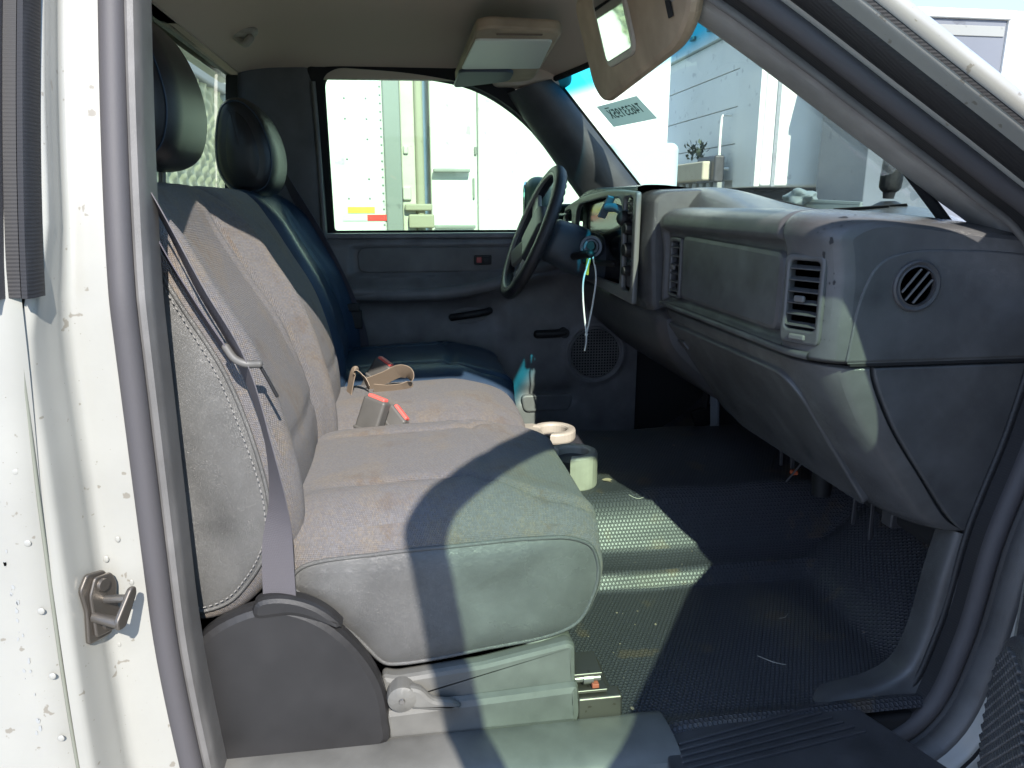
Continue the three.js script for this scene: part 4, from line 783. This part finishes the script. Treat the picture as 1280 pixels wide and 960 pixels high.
// ---------------------------------------------------------------- open passenger door (mostly beyond the frame, its shade falls into the cab)
{
  const d = thing('car_door', 'open passenger door with black woven-pattern speaker grille on its lower panel', 'car door');
  // built closed with its outer face at z 0.09, then swung open about the hinge
  const hx = .965, hz = .075;
  const g = new THREE.Group(); d.position.set(hx, 0, hz); d.rotation.y = R(57);
  const ln = (y) => -.13 * Math.pow(clamp((y - .70) / .5), 1.3);
  const loc = (q) => { const p = q.attributes.position; for (let i = 0; i < p.count; i++) p.setZ(i, p.getZ(i) + ln(p.getY(i))); q.translate(-hx, 0, -hz); q.computeVertexNormals(); return q; };
  const wo = roundPoly([[-.225, .645], [-.22, 1.165], [-.17, 1.195], [.05, 1.192], [.24, 1.178], [.40, 1.135], [.52, 1.068], [.615, .975], [.685, .76], [.70, .63]], [.02, .04, .04, .1, .1, .1, .08, .03, .03, .02], 5);
  const outer = roundPoly([[-.262, .60], [-.258, 1.20], [-.19, 1.238], [.06, 1.234], [.27, 1.222], [.43, 1.178], [.56, 1.11], [.70, 1.01], [.81, .935], [.89, .86], [.94, .60]], [.01, .05, .05, .1, .1, .1, .1, .1, .05, .01], 6);
  part(d, 'mirror_housing', loc(new RoundedBoxGeometry(.20, .22, .14, 4, .04).translate(.75, .87, .19)), mBlack);
  part(d, 'mirror_arm', loc(box(.70, .72, .07, .80, .80, .16, .02)), mBlack);
  part(d, 'window_frame', loc(plateZ(outer, .02, .035, .008, [wo])), mBlack);
  part(d, 'window_glass', loc(plateZ(wo, .035, .004, 0)), mGlassG);
  part(d, 'outer_skin', loc(plateZ(roundPoly([[-.265, -.25], [.95, -.25], [.95, .655], [-.265, .655]], .03), .05, .03, .01)), mPaint);
  part(d, 'door_edge', loc(box(.90, -.22, .0, .955, .70, .052, .008)), mPaint);
  part(d, 'inner_panel', loc(plateZ(roundPoly([[-.25, -.20], [.86, -.20], [.885, .15], [.89, .30], [.85, .40], [.80, .59], [-.25, .59]], .03), -.015, .065, .02)), mDash);
  const gp = circ(.74, .10, .135, 48, .165);
  const sp = part(d, 'speaker_surround', loc(plateZ(gp, -.037, .03, .012)), mDash);
  const wv = []; let row = 0;
  for (let y = -.06; y < .27; y += .0085, row++) for (let x = .60; x < .88; x += .017) { const X = x + (row % 2) * .0085, e = ((X - .74) / .122) ** 2 + ((y - .10) / .152) ** 2; if (e < .87) wv.push(box(X - .0068, y - .0024, -.0415, X + .0068, y + .0024, -.035, .0018)); }
  const wp = part(sp, 'grille_weave', wv.map(loc), mDash); wp.userData.kind = 'stuff';
}

// ---------------------------------------------------------------- neighbours outside
{
  const rivets = (t, list, z) => { const g = list.map(([x, y]) => new THREE.SphereGeometry(.006, 6, 4).scale(1, 1, .4).translate(x, y, z)); part(t, 'rivets', g, mPostGy).userData.kind = 'stuff'; };
  const wheels = (t, xs, z, n) => xs.forEach((x) => part(t, 'wheel', cyl([x, -.28, z], [x, -.28, z - .3], .5), mBlack));
  // white trailer beside the driver window
  const a = thing('semi_trailer', 'white riveted trailer with red and yellow marker tape beside the driver window', 'trailer');
  part(a, 'side_wall', box(-9, .45, -6.2, -.075, 3.4, -3.6, .02), mWhiteTr);
  part(a, 'corner_post', box(-.078, .35, -6.2, .018, 3.45, -3.585, .01), mPostGy);
  part(a, 'rear_frame', [box(.018, .35, -6.2, .10, 3.45, -3.62, .01), box(.02, .82, -3.63, .07, .90, -3.60, .01), box(.03, 1.08, -3.63, .06, 1.13, -3.605, .01)], mat([.62, .60, .52], .6, { map: paintT }));
  part(a, 'door_seal', box(.10, .35, -6.2, .15, 3.45, -3.60, .02), mPostBe);
  part(a, 'hinge', [box(.03, .76, -3.62, .19, .80, -3.575, .01), box(.05, .66, -3.62, .20, .74, -3.57, .01)], mPostBe);
  const rl = []; for (let k = 0; k < 60; k++) rl.push([-.092, .5 + k * .045]); for (let c = 0; c < 3; c++) for (let k = 0; k < 20; k++) if (rnd() > .35) rl.push([-.17 - c * .12, .5 + k * .11]);
  rivets(a, rl, -3.598);
  part(a, 'marker_tape', plateZ(rect(-.30, .748, -.145, .782), -3.598, .002, 0), mat([.85, .65, .08], .5)).userData.label = 'yellow tape';
  part(a, 'marker_tape', plateZ(rect(-.19, .703, -.05, .738), -3.598, .002, 0), mat([.75, .06, .05], .5)).userData.label = 'red tape';
  part(a, 'marker_tape', plateZ(rect(-.33, .703, -.19, .738), -3.598, .002, 0), mat([.6, .6, .58], .5)).userData.label = 'silver tape';
  wheels(a, [-6.5, -5.2], -3.7);
  const b = thing('semi_trailer', 'white trailer with horizontal grab bars standing behind the grey corner post', 'trailer');
  part(b, 'side_wall', box(.25, .3, -7.8, 2.20, 3.6, -5.2, .02), mWhiteTr);
  part(b, 'grab_bar', [bar([.27, 1.055, -5.15], [.56, 1.055, -5.15], .03, .055, .01)], mPostGy);
  part(b, 'grab_bar', [bar([.27, .62, -5.15], [.60, .62, -5.15], .03, .03, .01)], mPostGy);
  part(b, 'lock_rod', [cyl([.64, .4, -5.17], [.64, 3.3, -5.17], .015)], mWhiteTr);
  part(b, 'latch', [box(.585, .84, -5.2, .60, 1.0, -5.18, .003), box(.60, 1.18, -5.2, .618, 1.24, -5.18, .003)], mPostGy);
  wheels(b, [1.2], -5.4);
  // pale blue grey rounded box showing behind the dash
  const v = thing('pale_rounded_box', 'pale blue grey rounded box in front of the white trailer wall', 'utility body');
  part(v, 'body', new RoundedBoxGeometry(.56, 1.5, .25, 4, .06).translate(1.93, .52, -5.05), mat([.40, .50, .50], .5));
  // box truck in front, rear end to us
  const c = thing('box_truck', 'white box truck with grey roll-up rear door parked in front of the windshield', 'truck');
  part(c, 'body', box(3.2, .95, -8.35, 4.3, 2.62, -5.55, .03), mWhiteTr);
  const pz = (z0, z1, y0, y1, x, dth, m, n, r = .01) => part(c, n, plateX(rect(z0, y0, z1, y1, r), x, dth, .004), m);
  pz(-8.35, -7.98, .95, 2.62, 3.195, .05, mWhiteTr, 'door_post'); pz(-6.0, -5.55, .95, 2.62, 3.195, .05, mWhiteTr, 'door_post');
  pz(-8.35, -5.55, 2.36, 2.64, 3.19, .07, mWhiteTr, 'header');
  for (let k = 0; k < 4; k++) pz(-7.97, -6.01, 1.02 + k * .335, 1.02 + k * .335 + .328, 3.185, .02, mWhiteTr, 'door_panel');
  for (let k = 0; k < 3; k++) part(c, 'marker_light', box(3.08, 2.46, -7.6 + k * .45, 3.12, 2.50, -7.5 + k * .45, .01), mat([.35, .22, .18], .4));
  part(c, 'grab_handle', tube([[3.15, 1.62, -6.12], [3.06, 1.61, -6.12], [3.05, 1.55, -6.12], [3.05, 1.22, -6.12], [3.06, 1.14, -6.12], [3.15, 1.13, -6.12]], .014, 30, 6), mWhiteTr);
  part(c, 'bumper_board', box(2.9, 1.02, -8.7, 3.12, 1.20, -6.15, .02), mWood);
  for (let k = 0; k < 14; k++) part(c, 'bumper_slat', box(3.02, .45, -8.5 + k * .18, 3.10, 1.01, -8.40 + k * .18, .01), mPostGy);
  part(c, 'junction_box', box(2.98, 1.0, -6.5, 3.08, 1.25, -6.05, .02), mDashDk);
  part(c, 'wheel', cyl([3.9, -.28, -5.8], [3.9, -.28, -6.1], .5), mBlack); part(c, 'chassis', box(3.3, .1, -8, 4.3, .94, -5.9, .05), mBlack);
  const p = thing('potted_plant', 'small dark leafy clump on the box truck bumper board', 'plant');
  for (let k = 0; k < 70; k++) part(p, 'leaf', grid(3, 2, (u, w) => V((w - .5) * .035 * Math.sin(Math.PI * u), u * .06, .01 * Math.sin(u * 3))).rotateX(rr1(-1.2, 1.2)).rotateY(rr1(0, 6)).translate(3.0 + rr1(-.05, .05), 1.22 + rr1(0, .16), -6.55 + rr1(-.2, .15)), mat([.05, .07, .05], .8));
  part(c, 'edge_rail', box(3.30, .95, -5.552, 3.335, 2.6, -5.535, .004), mTrailGy);
  rivets(c, Array.from({ length: 20 }, (_, k) => [3.318, 1.0 + k * .08]), -5.533);
  // added box past the pillar, shade of the truck side put into its grey
  const f = thing('shade_tone_box', 'added box body, shade put into its grey blue, white top rail beyond the windshield pillar', 'van');
  part(f, 'side_wall', box(3.6, .0, -5.3, 4.64, 2.16, -4.6, .01), mat([.17, .185, .22], .5, { map: panelT }));  // grey blue here is shade painted into a white side wall
  part(f, 'top_rail', [box(3.58, 2.16, -5.3, 4.66, 2.225, -4.57, .01)], mWhiteTr);
  part(f, 'vent_strip', box(3.95, 2.04, -4.602, 4.62, 2.115, -4.59, .005), mPostGy);
  part(f, 'corner_post', box(4.64, .0, -5.3, 4.95, 2.225, -4.58, .01), mWhiteTr);
  part(f, 'chassis', box(3.7, -.76, -5.2, 4.9, .0, -4.7, .02), mGap);
  // ribbed panel in a frame behind the rear window
  const t = thing('rack_panel', 'pale crinkled metal panel in a grey frame behind the rear window', 'rack');
  part(t, 'sheet', grid(260, 120, (u, q) => { const z = lerp(-3.80, -.2, u), y = lerp(.1, 1.40, q); return V(-.95 + .012 * Math.sin(z * 42 + 1.5 * Math.sin(y * 26)) * Math.sin(y * 60), y, z); }), mat([.40, .41, .26], .4));
  part(t, 'frame', [box(-.99, 1.385, -3.90, -.92, 1.445, -.15, .012), box(-.99, .0, -3.88, -.92, 1.40, -3.77, .012), box(-.98, -.76, -.16, -.92, 1.40, -.1, .01), box(-.98, -.76, -3.86, -.92, .05, -3.78, .01)], mTrailGy);
  const w2 = thing('semi_trailer', 'white trailer side behind the cab seen through the rear window', 'trailer');
  part(w2, 'side_wall', box(-12, .4, -7.2, -9.6, 3.6, -3.4, .02), mWhiteTr);
  part(w2, 'chassis', box(-11.8, -.76, -7, -9.8, .4, -3.6, .02), mGap);
}

// ---------------------------------------------------------------- render
const renderer = new THREE.WebGLRenderer({ antialias: true });
renderer.setSize(1024, 768);
renderer.shadowMap.enabled = true;
renderer.toneMapping = THREE.LinearToneMapping;
renderer.toneMappingExposure = EXPOSURE;
renderer.render(scene, camera);
